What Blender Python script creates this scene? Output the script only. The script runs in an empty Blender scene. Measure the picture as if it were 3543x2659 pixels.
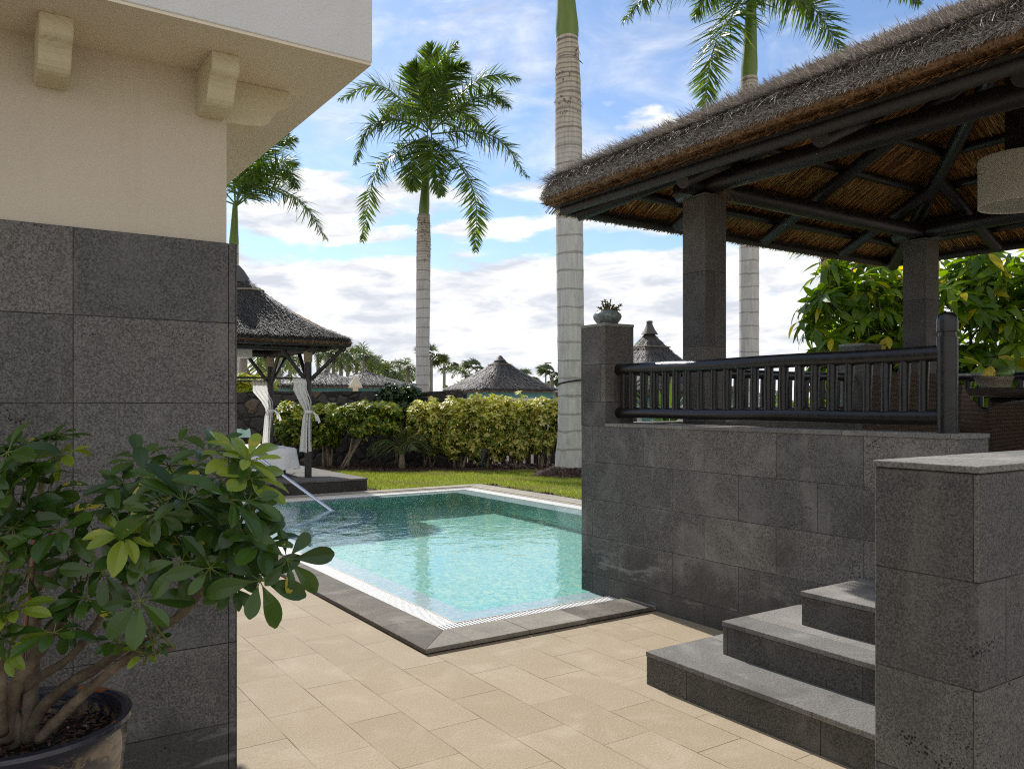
import bpy, math, random
import numpy as np
from mathutils import Vector
rng = np.random.default_rng(11)
random.seed(11)
sc = bpy.context.scene
col = sc.collection
PI = math.pi

# ------------------------------------------------------------------ camera frame (metres; x along the pool's short side, y along its long side)
FPX, CX, HY, EYE = 1771., 1106., 870., 1.5
YAW = math.atan(1186 / 1771.)
SY, CY = math.sin(YAW), math.cos(YAW)

def cw(xc, d, z=0.):
    """sideways metres and distance from the viewpoint -> place on the plot"""
    return np.array([d * SY + xc * CY, d * CY - xc * SY, z])

def at(x, y, d):
    return cw((x - CX) / FPX * d, d, EYE + (HY - y) / FPX * d)

# ------------------------------------------------------------------ mesh builder
class MB:
    def __init__(s):
        s.v = []; s.f = []; s.n = 0
    def add(s, v, f):
        v = np.asarray(v, float).reshape(-1, 3)
        if isinstance(f, np.ndarray):
            s.f.append(f + s.n)
        else:
            for q in f:
                s.f.append(np.array([q]) + s.n)
        s.v.append(v); s.n += len(v)
        return s
    def box(s, a, b):
        x0, y0, z0 = a; x1, y1, z1 = b
        v = [(x0,y0,z0),(x1,y0,z0),(x1,y1,z0),(x0,y1,z0),(x0,y0,z1),(x1,y0,z1),(x1,y1,z1),(x0,y1,z1)]
        return s.add(v, np.array([(3,2,1,0),(4,5,6,7),(0,1,5,4),(1,2,6,5),(2,3,7,6),(3,0,4,7)]))
    def obox(s, o, ex, ey, ez):
        """box from corner o with edge vectors"""
        o, ex, ey, ez = [np.asarray(q, float) for q in (o, ex, ey, ez)]
        v = [o, o+ex, o+ex+ey, o+ey, o+ez, o+ex+ez, o+ex+ey+ez, o+ey+ez]
        return s.add(v, np.array([(3,2,1,0),(4,5,6,7),(0,1,5,4),(1,2,6,5),(2,3,7,6),(3,0,4,7)]))
    def tube(s, pts, r, n=10, cap=True, wob=0.):
        P = np.asarray(pts, float); K = len(P)
        R = np.full(K, r, float) if np.isscalar(r) else np.asarray(r, float)
        T = np.gradient(P, axis=0); T /= np.linalg.norm(T, axis=1)[:, None] + 1e-9
        ref = np.array([0,0,1.]) if abs(T[0][2]) < .9 else np.array([1.,0,0])
        a = np.linspace(0, 2*PI, n, endpoint=False)
        V = []
        A = np.cross(T[0], ref); A /= np.linalg.norm(A)
        for k in range(K):
            A = A - T[k]*A.dot(T[k]); A /= np.linalg.norm(A) + 1e-9
            B = np.cross(T[k], A)
            rr = R[k]*(1 + (wob*np.sin(a*3+k*1.7) if wob else 0))
            V.append(P[k] + np.outer(np.cos(a)*rr, A) + np.outer(np.sin(a)*rr, B))
        V = np.concatenate(V)
        i = np.arange(n); j = (i+1) % n
        F = [np.stack([k*n+i, k*n+j, (k+1)*n+j, (k+1)*n+i], 1) for k in range(K-1)]
        s.add(V, np.concatenate(F))
        if cap:
            base = s.n - len(V)
            s.f.append(np.array([list(range(n-1, -1, -1))]) + base)
            s.f.append(np.array([list(range((K-1)*n, K*n))]) + base)
        return s
    def lathe(s, prof, c, n=24):
        a = np.linspace(0, 2*PI, n, endpoint=False)
        V = np.concatenate([np.stack([c[0]+r*np.cos(a), c[1]+r*np.sin(a), np.full(n, c[2]+z)], 1) for r, z in prof])
        i = np.arange(n); j = (i+1) % n
        F = [np.stack([k*n+i, k*n+j, (k+1)*n+j, (k+1)*n+i], 1) for k in range(len(prof)-1)]
        return s.add(V, np.concatenate(F))
    def grid(s, V):
        """V: (a, b, 3) points"""
        a, b = V.shape[:2]
        i, j = np.meshgrid(np.arange(a-1), np.arange(b-1), indexing='ij')
        i = i.ravel(); j = j.ravel()
        return s.add(V.reshape(-1, 3), np.stack([i*b+j, (i+1)*b+j, (i+1)*b+j+1, i*b+j+1], 1))
    def ribbons(s, C, W):
        """C (N,K,3) centre lines, W (N,K,3) half-width vectors"""
        N, K = C.shape[:2]
        V = np.stack([C-W, C+W], 2).reshape(-1, 3)
        n = np.arange(N)[:, None]*K*2; k = np.arange(K-1)[None]*2
        b = (n+k).ravel()
        return s.add(V, np.stack([b, b+1, b+3, b+2], 1))
    def leaves(s, B, D, U, L, W, prof, bend=.3, fold=.2):
        """folded leaf blades; prof: widths along the blade"""
        N = len(B); K = len(prof)
        B, D, U = [np.asarray(q, float) for q in (B, D, U)]
        D = D / (np.linalg.norm(D, axis=1)[:, None] + 1e-9)
        S = np.cross(D, U); S /= np.linalg.norm(S, axis=1)[:, None] + 1e-9
        U = np.cross(S, D)
        L = np.broadcast_to(L, (N,)); W = np.broadcast_to(W, (N,)); bend = np.broadcast_to(bend, (N,))
        t = np.linspace(0, 1, K)
        Cn = B[:, None] + D[:, None]*(L[:, None]*t)[..., None] - U[:, None]*(L[:, None]*bend[:, None]*t**2)[..., None]
        w = (W[:, None]*np.asarray(prof)[None])[..., None]
        V = np.stack([Cn - S[:, None]*w + U[:, None]*w*fold, Cn, Cn + S[:, None]*w + U[:, None]*w*fold], 2).reshape(-1, 3)
        n = np.arange(N)[:, None]*K*3; k = np.arange(K-1)[None]*3
        b = (n+k).ravel()
        return s.add(V, np.concatenate([np.stack([b, b+1, b+4, b+3], 1), np.stack([b+1, b+2, b+5, b+4], 1)]))
    def build(s, name, mat, parent=None, loc=None, smooth=False, bevel=0.):
        off = np.zeros(3)
        if parent is not None:
            r = parent
            while r.parent is not None: r = r.parent
            off = np.array(r.location)
        elif loc is not None:
            off = np.array(loc, float)
        me = bpy.data.meshes.new(name)
        V = (np.concatenate(s.v) - off).astype(np.float32)
        cnt = np.concatenate([np.full(len(f), f.shape[1]) for f in s.f])
        idx = np.concatenate([f.ravel() for f in s.f]).astype(np.int32)
        me.vertices.add(len(V)); me.vertices.foreach_set('co', V.ravel())
        me.loops.add(len(idx)); me.loops.foreach_set('vertex_index', idx)
        st = np.concatenate([[0], np.cumsum(cnt)[:-1]]).astype(np.int32)
        me.polygons.add(len(cnt)); me.polygons.foreach_set('loop_start', st)
        me.polygons.foreach_set('use_smooth', np.full(len(cnt), bool(smooth)))
        me.update(calc_edges=True); me.validate()
        me.materials.append(mat)
        o = bpy.data.objects.new(name, me); col.objects.link(o)
        if parent is not None: o.parent = parent
        elif loc is not None: o.location = loc
        if bevel:
            b = o.modifiers.new('bevel', 'BEVEL'); b.width = bevel; b.segments = 2; b.limit_method = 'ANGLE'; b.angle_limit = 0.8
        if smooth == 'auto':
            me.set_sharp_from_angle(angle=0.7)
        return o

def tag(o, label=None, cat=None, group=None, kind=None):
    if label: o['label'] = label
    if cat: o['category'] = cat
    if group: o['group'] = group
    if kind: o['kind'] = kind
    return o

def thing(name, label, cat, loc, group=None):
    o = bpy.data.objects.new(name, None); col.objects.link(o)
    o.location = [float(q) for q in loc]; o.empty_display_size = .1
    return tag(o, label, cat, group)

def copy_tree(o, parent=None):
    c = o.copy(); col.objects.link(c)
    if parent is not None: c.parent = parent
    for ch in list(o.children): copy_tree(ch, c)
    return c

def curve(pts, n=16):
    """Catmull-Rom through points"""
    P = np.asarray(pts, float)
    P = np.vstack([2*P[0]-P[1], P, 2*P[-1]-P[-2]])
    out = []
    m = len(P)-3
    for q in np.linspace(0, m-1e-6, n):
        i = int(q); t = q-i
        a, b, c, d = P[i:i+4]
        out.append(.5*((2*b)+(-a+c)*t+(2*a-5*b+4*c-d)*t*t+(-a+3*b-3*c+d)*t**3))
    return np.array(out)

def nrm(v):
    v = np.asarray(v, float)
    return v/(np.linalg.norm(v, axis=-1, keepdims=True)+1e-9)

# ------------------------------------------------------------------ materials
class NT:
    def __init__(s, name, world=None):
        if world: s.m = world; s.t = world.node_tree
        else:
            s.m = bpy.data.materials.new(name); s.m.use_nodes = True; s.t = s.m.node_tree
        s.n = s.t.nodes
        s.b = s.n.get('Principled BSDF'); s.out = s.n.get('Material Output')
    def l(s, a, b): s.t.links.new(a, b)
    def put(s, sock, v):
        if v is None: return
        if isinstance(v, bpy.types.NodeSocket): s.l(v, sock)
        else:
            if sock.type == 'RGBA' and len(v) == 3: v = (*v, 1)
            sock.default_value = v
    def node(s, t, ins={}, out=0, **kw):
        n = s.n.new(t)
        for k, v in kw.items(): setattr(n, k, v)
        for k, v in ins.items(): s.put(n.inputs[k], v)
        return n.outputs[out]
    def math(s, op, a, b=None, c=None, clamp=False):
        n = s.n.new('ShaderNodeMath'); n.operation = op; n.use_clamp = clamp
        for i, v in enumerate((a, b, c)):
            if v is not None: s.put(n.inputs[i], v)
        return n.outputs[0]
    def mix(s, f, a, b, bt='MIX'):
        n = s.n.new('ShaderNodeMix'); n.data_type = 'RGBA'; n.blend_type = bt
        s.put(n.inputs[0], f); s.put(n.inputs[6], a); s.put(n.inputs[7], b)
        return n.outputs[2]
    def fmix(s, f, a, b):
        n = s.n.new('ShaderNodeMix'); n.data_type = 'FLOAT'
        s.put(n.inputs[0], f); s.put(n.inputs[2], a); s.put(n.inputs[3], b)
        return n.outputs[0]
    def noise(s, vec=None, scale=5., detail=3., rough=.5, dist=0., out=0):
        return s.node('ShaderNodeTexNoise', {'Vector': vec, 'Scale': scale, 'Detail': detail, 'Roughness': rough, 'Distortion': dist}, out)
    def vor(s, vec=None, scale=5., out=0, feature='F1', rand=1.):
        return s.node('ShaderNodeTexVoronoi', {'Vector': vec, 'Scale': scale, 'Randomness': rand}, out, feature=feature)
    def ramp(s, f, pts, interp='LINEAR'):
        n = s.n.new('ShaderNodeValToRGB'); cr = n.color_ramp; cr.interpolation = interp
        while len(cr.elements) < len(pts): cr.elements.new(.5)
        for e, (p, c) in zip(cr.elements, pts):
            e.position = p; e.color = (c, c, c, 1) if np.isscalar(c) else (*c, 1)
        s.put(n.inputs[0], f)
        return n.outputs[0]
    def rng(s, v, a, b, c=0., d=1., smooth=False):
        n = s.n.new('ShaderNodeMapRange')
        if smooth: n.interpolation_type = 'SMOOTHSTEP'
        for i, q in enumerate((v, a, b, c, d)): s.put(n.inputs[i], q)
        return n.outputs[0]
    def pos(s): return s.node('ShaderNodeNewGeometry')
    def nor(s): return s.node('ShaderNodeNewGeometry', out=3)
    def obj(s): return s.node('ShaderNodeTexCoord', out=3)
    def island(s): return s.node('ShaderNodeNewGeometry', out=8)
    def sep(s, v):
        n = s.n.new('ShaderNodeSeparateXYZ'); s.put(n.inputs[0], v); return n.outputs
    def com(s, x, y, z):
        n = s.n.new('ShaderNodeCombineXYZ')
        for i, q in enumerate((x, y, z)): s.put(n.inputs[i], q)
        return n.outputs[0]
    def scl(s, v, k):
        n = s.n.new('ShaderNodeVectorMath'); n.operation = 'MULTIPLY'
        s.put(n.inputs[0], v); s.put(n.inputs[1], k); return n.outputs[0]
    def bump(s, h, st=.3, dist=.01, normal=None):
        return s.node('ShaderNodeBump', {'Height': h, 'Strength': st, 'Distance': dist, 'Normal': normal})
    def set(s, col=None, rough=None, normal=None, spec=None, metal=None, coat=None):
        for k, v in (('Base Color', col), ('Roughness', rough), ('Normal', normal), ('Specular IOR Level', spec), ('Metallic', metal), ('Coat Weight', coat)):
            s.put(s.b.inputs[k], v)
        return s.m

def m_stone(name, base, tw=.59, th=.295, ox=0., oy=0., oz=0., off=.5, mort=.0019, light=1., stain=.5, pits=1., gr=.8, foot=False, fs=120.):
    """dark porous basalt tiles with fine joints"""
    k = NT(name); p = k.sep(k.pos()); n = k.sep(k.nor())
    nx = k.math('GREATER_THAN', k.math('ABSOLUTE', n[0]), .5); nz = k.math('GREATER_THAN', k.math('ABSOLUTE', n[2]), .5)
    X = k.math('SUBTRACT', p[0], ox); Y = k.math('SUBTRACT', p[1], oy); Z = k.math('SUBTRACT', p[2], oz)
    h = k.fmix(nx, X, Y); vv = k.fmix(nz, Z, Y)
    br = k.n.new('ShaderNodeTexBrick'); br.offset = off; br.squash = 1
    k.put(br.inputs['Vector'], k.com(h, vv, 0.)); k.put(br.inputs['Color1'], (0,0,0)); k.put(br.inputs['Color2'], (1,1,1)); k.put(br.inputs['Mortar'], (.5,.5,.5))
    for a, b in (('Scale', 1.), ('Mortar Size', mort), ('Mortar Smooth', .1), ('Bias', 0.), ('Brick Width', tw), ('Row Height', th)): br.inputs[a].default_value = b
    tint = k.sep(br.outputs[0])[0]
    P = k.pos()
    fine = k.noise(P, fs, 4, .75); mid = k.noise(P, 24, 4, .6); blot = k.noise(P, 2.6, 5, .6, .6)
    c = k.mix(k.rng(fine, .41, .60), tuple(q*(1-.62*gr) for q in base), tuple(q*(1+.65*gr) for q in base))
    c = k.mix(k.rng(mid, .35, .7, 0, .22), c, tuple(q*.62 for q in base))
    c = k.mix(k.math('MULTIPLY', k.math('LESS_THAN', k.vor(P, fs*.8), k.rng(k.noise(P, 5., 3), .35, .7, .12, .30)), .7*gr), c, tuple(q*.22 for q in base))
    c = k.mix(k.math('MULTIPLY', k.rng(blot, .5, .72, 0, 1, True), stain), c, tuple(q*1.7 for q in base))
    c = k.mix(k.math('MULTIPLY', k.rng(blot, .46, .28, 0, 1, True), stain), c, tuple(q*.5 for q in base))
    c = k.mix(1., c, k.mix(tint, (.77,.78,.79), (1.19,1.17,1.14)), 'MULTIPLY')
    # weathered pale streaks and warm dust
    st = k.noise(k.scl(P, (5., 5., .7)), 1.6, 4, .6)
    c = k.mix(k.rng(st, .58, .8, 0, .35), c, (base[0]*1.9, base[1]*1.8, base[2]*1.65))
    # lime bloom along some joints
    b2 = k.n.new('ShaderNodeTexBrick'); b2.offset = off
    k.put(b2.inputs['Vector'], k.com(h, vv, 0.))
    for a, b in (('Scale', 1.), ('Mortar Size', .028), ('Mortar Smooth', 1.), ('Bias', 0.), ('Brick Width', tw), ('Row Height', th)): b2.inputs[a].default_value = b
    bl = k.math('MULTIPLY', b2.outputs['Fac'], k.rng(k.noise(P, 3.4, 4, .65), .52, .7, 0, .6, True))
    c = k.mix(k.math('MULTIPLY', bl, stain), c, tuple(q*2.1 for q in base))
    if foot:
        fz = k.rng(k.math('ADD', p[2], k.math('MULTIPLY', k.noise(k.scl(P, (2.,2.,.6)), 2.2, 4), -.5)), .12, .0, 0, 1, True)
        c = k.mix(k.math('MULTIPLY', fz, .55), c, tuple(q*.45 for q in base))
        wz = k.noise(k.scl(P, (3., 3., 14.)), 1., 4, .6)
        c = k.mix(k.math('MULTIPLY', k.rng(wz, .56, .66, 0, .55, True), k.rng(p[2], .5, .25, 0, 1)), c, tuple(q*2. for q in base))
    # gas pores, gathered in veins
    vd = k.vor(P, 85.); vein = k.noise(k.scl(P, (1., 1., 2.2)), 2.2, 2, .5, 1.2)
    pit = k.math('MULTIPLY', k.math('LESS_THAN', vd, k.rng(vein, .57, .74, 0, .36*pits)), 1.)
    c = k.mix(k.math('MULTIPLY', pit, .85), c, (.008,.008,.008))
    c = k.mix(k.math('MULTIPLY', br.outputs['Fac'], k.rng(blot, .35, .6, .55, 1.)), c, tuple(q*.16 for q in base))
    hgt = k.math('SUBTRACT', k.math('ADD', k.math('MULTIPLY', fine, .5), k.math('MULTIPLY', mid, .4)), k.math('MULTIPLY', k.math('MAXIMUM', pit, br.outputs['Fac']), .8))
    return k.set(c, .88, k.bump(hgt, .55, .006), .25)

def m_wood(name, base=(.012,.011,.011), rough=.42, var=1.):
    k = NT(name); P = k.obj()
    g = k.noise(P, 9, 6, .65, 1.5); f = k.noise(P, 70, 3, .6)
    c = k.mix(k.rng(g, .35, .7), base, tuple(q*(1+1.3*var) for q in base))
    h = k.math('ADD', g, k.math('MULTIPLY', f, .4))
    return k.set(c, k.rng(g, .3, .7, rough-.08, rough+.14), k.bump(h, .35, .006), .5)

def m_leaf(name, c1, c2, c3=None, p3=.3, trans=.35, rough=.38, tcol=None, varieg=None):
    k = NT(name); r = k.island()
    c = k.mix(r, c1, c2)
    if c3 is not None:
        r2 = k.node('ShaderNodeTexWhiteNoise', {'W': r}, noise_dimensions='1D') if False else k.math('FRACT', k.math('MULTIPLY', r, 37.31))
        c = k.mix(k.math('LESS_THAN', r2, p3), c, c3)
    if varieg is not None:
        nz = k.noise(k.obj(), 26, 3, .6, .8)
        r2 = k.math('FRACT', k.math('MULTIPLY', r, 91.7))
        c = k.mix(k.math('MULTIPLY', k.math('GREATER_THAN', nz, .56), k.math('LESS_THAN', r2, varieg[1])), c, varieg[0])
    k.set(c, rough, None, .5)
    tr = k.n.new('ShaderNodeBsdfTranslucent')
    k.l(k.mix(1., c, tcol or (1.5, 1.5, .5), 'MULTIPLY'), tr.inputs[0])
    mx = k.n.new('ShaderNodeMixShader'); mx.inputs[0].default_value = trans
    k.l(k.b.outputs[0], mx.inputs[1]); k.l(tr.outputs[0], mx.inputs[2]); k.l(mx.outputs[0], k.out.inputs[0])
    return k.m

def m_plain(name, c, rough=.6, spec=.4, metal=0., nscale=0., nstr=.2, var=.0):
    k = NT(name)
    if nscale:
        nz = k.noise(k.obj(), nscale, 4, .6)
        cc = k.mix(k.rng(nz, .3, .7), tuple(q*(1-var) for q in c), tuple(min(1, q*(1+var)) for q in c))
        return k.set(cc, rough, k.bump(nz, nstr, .01), spec, metal)
    return k.set((*c, 1), rough, None, spec, metal)

def m_thatch(name, top=(.20,.182,.165), rough=.42, spec=.6):
    k = NT(name); P = k.pos(); r = k.island()
    nz = k.noise(P, 1.4, 4, .6); f = k.noise(P, 60, 3, .6)
    c = k.mix(k.math('POWER', r, 1.6), tuple(q*.3 for q in top), tuple(q*1.9 for q in top))
    c = k.mix(k.rng(nz, .35, .7, 0, .5), c, tuple(q*.7 for q in top))
    c = k.mix(k.rng(f, .45, .7, 0, .5), c, tuple(q*.3 for q in top))
    return k.set(c, rough, k.bump(f, .6, .02), spec)

def m_reed():
    """underside of the thatch: golden brown reeds"""
    k = NT('reed'); P = k.obj(); r = k.island()
    c = k.mix(k.math('POWER', r, 1.5), (.13,.05,.014), (.85,.42,.135))
    f = k.noise(P, 120, 3, .6); b = k.noise(P, 1.7, 3, .5)
    c = k.mix(k.rng(f, .4, .7, 0, .35), c, (.13,.055,.02)); c = k.mix(k.rng(b, .4, .7, 0, .4), c, (.36,.2,.08))
    return k.set(c, .6, k.bump(f, .5, .01), .3)

def m_paver():
    k = NT('sandstone paving'); p = k.sep(k.pos()); P = k.pos()
    br = k.n.new('ShaderNodeTexBrick'); br.offset = .5
    k.put(br.inputs['Vector'], k.com(k.math('SUBTRACT', p[1], 3.33-.565*40), k.math('SUBTRACT', p[0], 1.49-.2825*40), 0.))
    k.put(br.inputs['Color1'], (0,0,0)); k.put(br.inputs['Color2'], (1,1,1)); k.put(br.inputs['Mortar'], (.5,.5,.5))
    for a, b in (('Scale', 1.), ('Mortar Size', .0022), ('Mortar Smooth', .2), ('Bias', 0.), ('Brick Width', .565), ('Row Height', .2825)): br.inputs[a].default_value = b
    tint = k.sep(br.outputs[0])[0]
    f = k.noise(P, 120, 5, .78); m = k.noise(P, 45, 4, .65); b = k.noise(P, 3.2, 6, .62, .5); w = k.noise(P, .8, 3, .5)
    c = k.mix(tint, (.325,.262,.175), (.38,.312,.22))
    c = k.mix(k.rng(f, .5, .36, 0, .75), c, (.22,.165,.10)); c = k.mix(k.rng(f, .53, .68, 0, .8), c, (.52,.465,.375)); c = k.mix(k.rng(m, .53, .70, 0, .5), c, (.29,.22,.14))
    c = k.mix(k.rng(b, .52, .75, 0, .35), c, (.55,.48,.375)); c = k.mix(k.rng(b, .48, .28, 0, .42), c, (.30,.23,.145))
    c = k.mix(k.rng(w, .45, .7, 0, .25), c, (.38,.29,.19))
    jb = k.math('MULTIPLY', br.outputs['Fac'], k.rng(k.noise(P, 2.6, 3), .4, .58, .12, 1.))
    c = k.mix(jb, c, (.09,.062,.036))
    h = k.math('SUBTRACT', k.math('ADD', k.math('MULTIPLY', f, .5), k.math('MULTIPLY', m, .5)), k.math('MULTIPLY', br.outputs['Fac'], 1.))
    return k.set(c, .85, k.bump(h, .5, .006), .3)

def m_plaster(name, c, bs=.35):
    k = NT(name); P = k.pos()
    f = k.noise(P, 110, 4, .6); g = k.noise(P, 320, 2, .5); b = k.noise(P, 1.1, 5, .6, .4)
    cc = k.mix(k.rng(b, .35, .7), c, tuple(q*.9 for q in c))
    cc = k.mix(k.rng(f, .55, .75, 0, .25), cc, tuple(q*.78 for q in c))
    tr = k.noise(P, 7., 4, .6, .5); dr = k.noise(k.scl(P, (7., 7., .5)), 1.4, 4, .6)
    cc = k.mix(k.rng(dr, .56, .78, 0, .28), cc, (c[0]*.8, c[1]*.78, c[2]*.72))
    h = k.math('ADD', k.math('ADD', f, k.math('MULTIPLY', g, .4)), k.math('MULTIPLY', tr, 2.2))
    return k.set(cc, .9, k.bump(h, bs, .008), .2)

def m_corbel():
    k = NT('carved corbel paint'); P = k.obj()
    w = k.n.new('ShaderNodeTexWave'); w.bands_direction = 'DIAGONAL'
    for a, b in (('Scale', 16.), ('Distortion', 7.), ('Detail', 2.), ('Detail Scale', .7)): w.inputs[a].default_value = b
    k.l(P, w.inputs[0])
    c = k.mix(k.rng(k.noise(P, 8, 4), .3, .7), (.62,.57,.40), (.68,.63,.47))
    return k.set(c, .75, k.bump(w.outputs[1], .35, .006), .3)

def m_trunk(name, z0=0., ring=.34, fray=(20., 30.), lean=None):
    """royal palm trunk: pale grey with dark leaf-scar rings, brown and ragged near the crownshaft (heights in object space)"""
    k = NT(name); O = k.obj(); o = k.sep(O)
    zz = k.math('ADD', o[2], k.math('MULTIPLY', k.noise(O, 1.6, 3), .15))
    fr = k.rng(o[2], fray[0], fray[1], 0, 1)
    t1 = k.math('FRACT', k.math('DIVIDE', zz, ring)); t2 = k.math('FRACT', k.math('DIVIDE', zz, ring*.28))
    l1 = k.math('LESS_THAN', k.math('ABSOLUTE', k.math('SUBTRACT', t1, .5)), k.rng(k.noise(O, 3.5, 2), .3, .7, .03, .085))
    l2 = k.math('LESS_THAN', k.math('ABSOLUTE', k.math('SUBTRACT', t2, .5)), .14)
    n1 = k.noise(k.scl(O, (22., 22., 1.6)), 1., 4, .6); n2 = k.noise(O, 3., 4, .65)
    c = k.mix(k.rng(n1, .3, .7), (.41,.40,.385), (.58,.57,.55))
    c = k.mix(k.rng(n2, .52, .75, 0, .5), c, (.27,.25,.22))
    cb = k.mix(k.rng(n1, .3, .7), (.36,.30,.23), (.50,.45,.37))
    c = k.mix(fr, c, cb)
    c = k.mix(k.math('MULTIPLY', l1, k.fmix(fr, .5, .72)), c, (.15,.135,.12))
    c = k.mix(k.math('MULTIPLY', k.math('MULTIPLY', l2, fr), .6), c, (.12,.095,.07))
    h = k.math('SUBTRACT', k.math('MULTIPLY', n1, .4), k.math('ADD', k.math('MULTIPLY', l1, .5), k.math('MULTIPLY', k.math('MULTIPLY', l2, fr), .6)))
    return k.set(c, .85, k.bump(h, .5, .03), .2)

def m_wicker(name, a=(.016,.011,.008), b=(.10,.062,.037)):
    k = NT(name); p = k.sep(k.pos()); n = k.sep(k.nor())
    nx = k.math('GREATER_THAN', k.math('ABSOLUTE', n[0]), .6)
    h = k.fmix(nx, p[0], p[1]); v = k.fmix(k.math('GREATER_THAN', k.math('ABSOLUTE', n[2]), .7), p[2], p[1])
    br = k.n.new('ShaderNodeTexBrick'); br.offset = .5
    k.put(br.inputs['Vector'], k.com(h, v, 0.)); k.put(br.inputs['Color1'], b); k.put(br.inputs['Color2'], tuple(q*.6 for q in b)); k.put(br.inputs['Mortar'], a)
    for q, w in (('Scale', 1.), ('Mortar Size', .0022), ('Mortar Smooth', .6), ('Bias', 0.), ('Brick Width', .026), ('Row Height', .0085)): br.inputs[q].default_value = w
    return k.set(br.outputs[0], .4, k.bump(k.math('SUBTRACT', 1., br.outputs[1]), .8, .004), .5)
# ------------------------------------------------------------------ shared materials
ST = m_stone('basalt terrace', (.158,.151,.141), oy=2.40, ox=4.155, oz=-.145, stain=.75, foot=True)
ST_H = m_stone('basalt house', (.132,.129,.125), foot=True, fs=165., tw=.545, th=.30, ox=.312-5.45, off=0., oz=0., stain=.35, pits=1.15)
ST_N = m_stone('basalt dark', (.135,.129,.121), fs=185., tw=.60, th=.295, oy=1.16-.3, ox=2.29-.45, oz=1.305-1.475, stain=.45)
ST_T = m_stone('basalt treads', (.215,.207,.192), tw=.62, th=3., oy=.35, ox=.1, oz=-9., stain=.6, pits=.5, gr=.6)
ST_C = m_stone('basalt columns', (.135,.127,.117), tw=3., th=.60, ox=-1., oy=-1., oz=.15, stain=.3)
ST_P = m_stone('basalt coping', (.29,.265,.225), tw=.9, th=9., oy=.2, ox=.36, oz=-3., stain=.35, pits=.4, gr=.35)
ST_PD = m_stone('basalt coping rough', (.155,.138,.115), tw=9., th=.95, oy=.2, ox=-3., oz=-3., stain=.9, pits=.9)
PAV = m_paver()
WOOD = m_wood('black stained pine')
WOODW = m_wood('weathered dark pine', (.022,.020,.018), .6, .8)
REED = m_reed()
THATCH = m_thatch('thatch', (.50,.455,.41))
THATCH_D = m_thatch('old thatch', (.105,.098,.092), .55, .3)
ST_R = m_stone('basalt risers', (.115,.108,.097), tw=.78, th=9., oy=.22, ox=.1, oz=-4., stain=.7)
EDGE = m_thatch('cut reed ends', (.30,.175,.085))

# ------------------------------------------------------------------ ground, paving, soil
PX0, PX1, PY0, PY1 = 2.287, 7.81, 4.338, 12.722        # outside of the pool coping
soil_m = NT('dry ground'); P_ = soil_m.pos()
soil_m = soil_m.set(soil_m.mix(soil_m.rng(soil_m.noise(P_, .8, 5), .3, .7), (.27,.22,.165), (.36,.31,.245)), .95)
def frame_sheet(mb, x0, x1, y0, y1, z, hole=(PX0+.05, PX1-.05, PY0+.05, PY1-.05)):
    hx0, hx1, hy0, hy1 = hole
    for a, b, c, d in ((x0, x1, y0, hy0), (x0, x1, hy1, y1), (x0, hx0, hy0, hy1), (hx1, x1, hy0, hy1)):
        mb.add([(a,c,z),(b,c,z),(b,d,z),(a,d,z)], np.array([(0,1,2,3)]))
    return mb
tag(frame_sheet(MB(), -900, 900, -900, 900, -.05).build('ground', soil_m), kind='structure')
mb = MB()
for a, b, c, d in ((-9, 4.3, -9, PY0+.02), (-9, PX0+.02, PY0+.02, 13.4), (4.3, 9., -9, 1.2)):
    mb.add([(a,c,0),(b,c,0),(b,d,0),(a,d,0)], np.array([(0,1,2,3)]))
tag(mb.build('paving', PAV), kind='structure')

# lawn base and grass
k = NT('lawn soil'); P_ = k.pos()
lawn_m = k.set(k.mix(k.rng(k.noise(P_, 5., 5), .3, .7), (.10,.15,.016), (.17,.20,.03)), .9, k.bump(k.noise(P_, 60, 3), .5, .02))
lawn_near = lambda X, Y: ((X > PX1+.28) & (Y > 5.25)) | ((Y > PY1+.25+.12*np.sin(X*5)) & (X > 5.98))
def cam_xy(X, Y):
    return X*CY - Y*SY, X*SY + Y*CY
mb = MB()
for a, b, c, d in ((PX1-.02, 17., 5.22, 12.74), (2.2, 17., 12.70, 24.)):
    mb.add([(a,c,-.02),(b,c,-.02),(b,d,-.02),(a,d,-.02)], np.array([(0,1,2,3)]))
k = NT('red mulch'); P_ = k.pos(); v_ = k.vor(P_, 55., 1)
mulch_m = k.set(k.mix(k.rng(k.noise(P_, 40, 4), .35, .7), (.028,.014,.010), (.10,.055,.040)), .9, k.bump(k.noise(P_, 60, 4), .9, .03))
tag(mb.build('flower_bed', mulch_m), kind='structure')
# grass sheet follows the lawn outline
xs = np.arange(5.9, 15.5, .12); ys = np.arange(5.2, 19., .12)
Xg, Yg = np.meshgrid(xs, ys, indexing='ij')
def lawn_mask(X, Y):
    xc, d = cam_xy(X, Y)
    edge = 18.05 + .25*np.sin(xc*1.1+.6) + .12*np.sin(xc*3.1) + .1*np.sin(xc*7.)
    near = ((X > PX1+.30+.07*np.sin(Y*4.1)+.05*np.sin(Y*11.)) & (Y > 5.25)) | ((Y > PY1+.09+.05*np.sin(X*5.)) & (X > 5.98))
    mx, my = cw(2.05-.22, 17.14)[:2]*1.
    m = (X-MOUND[0])**2 + (Y-MOUND[1])**2 > .74**2
    return near & (d < edge) & m
MOUND = cw((1236-CX)/FPX*17.14, 17.14)
ok = lawn_mask(Xg+.06, Yg+.06)
ii, jj = np.nonzero(ok)
V = np.stack([np.stack([xs[ii]+a, ys[jj]+b, np.full(len(ii), -.004)], 1) for a, b in ((0,0),(.12,0),(.12,.12),(0,.12))], 1)
tag(MB().add(V.reshape(-1, 3), np.arange(len(ii)*4).reshape(-1, 4)).build('lawn', lawn_m), kind='structure')
N = 330000
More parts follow.
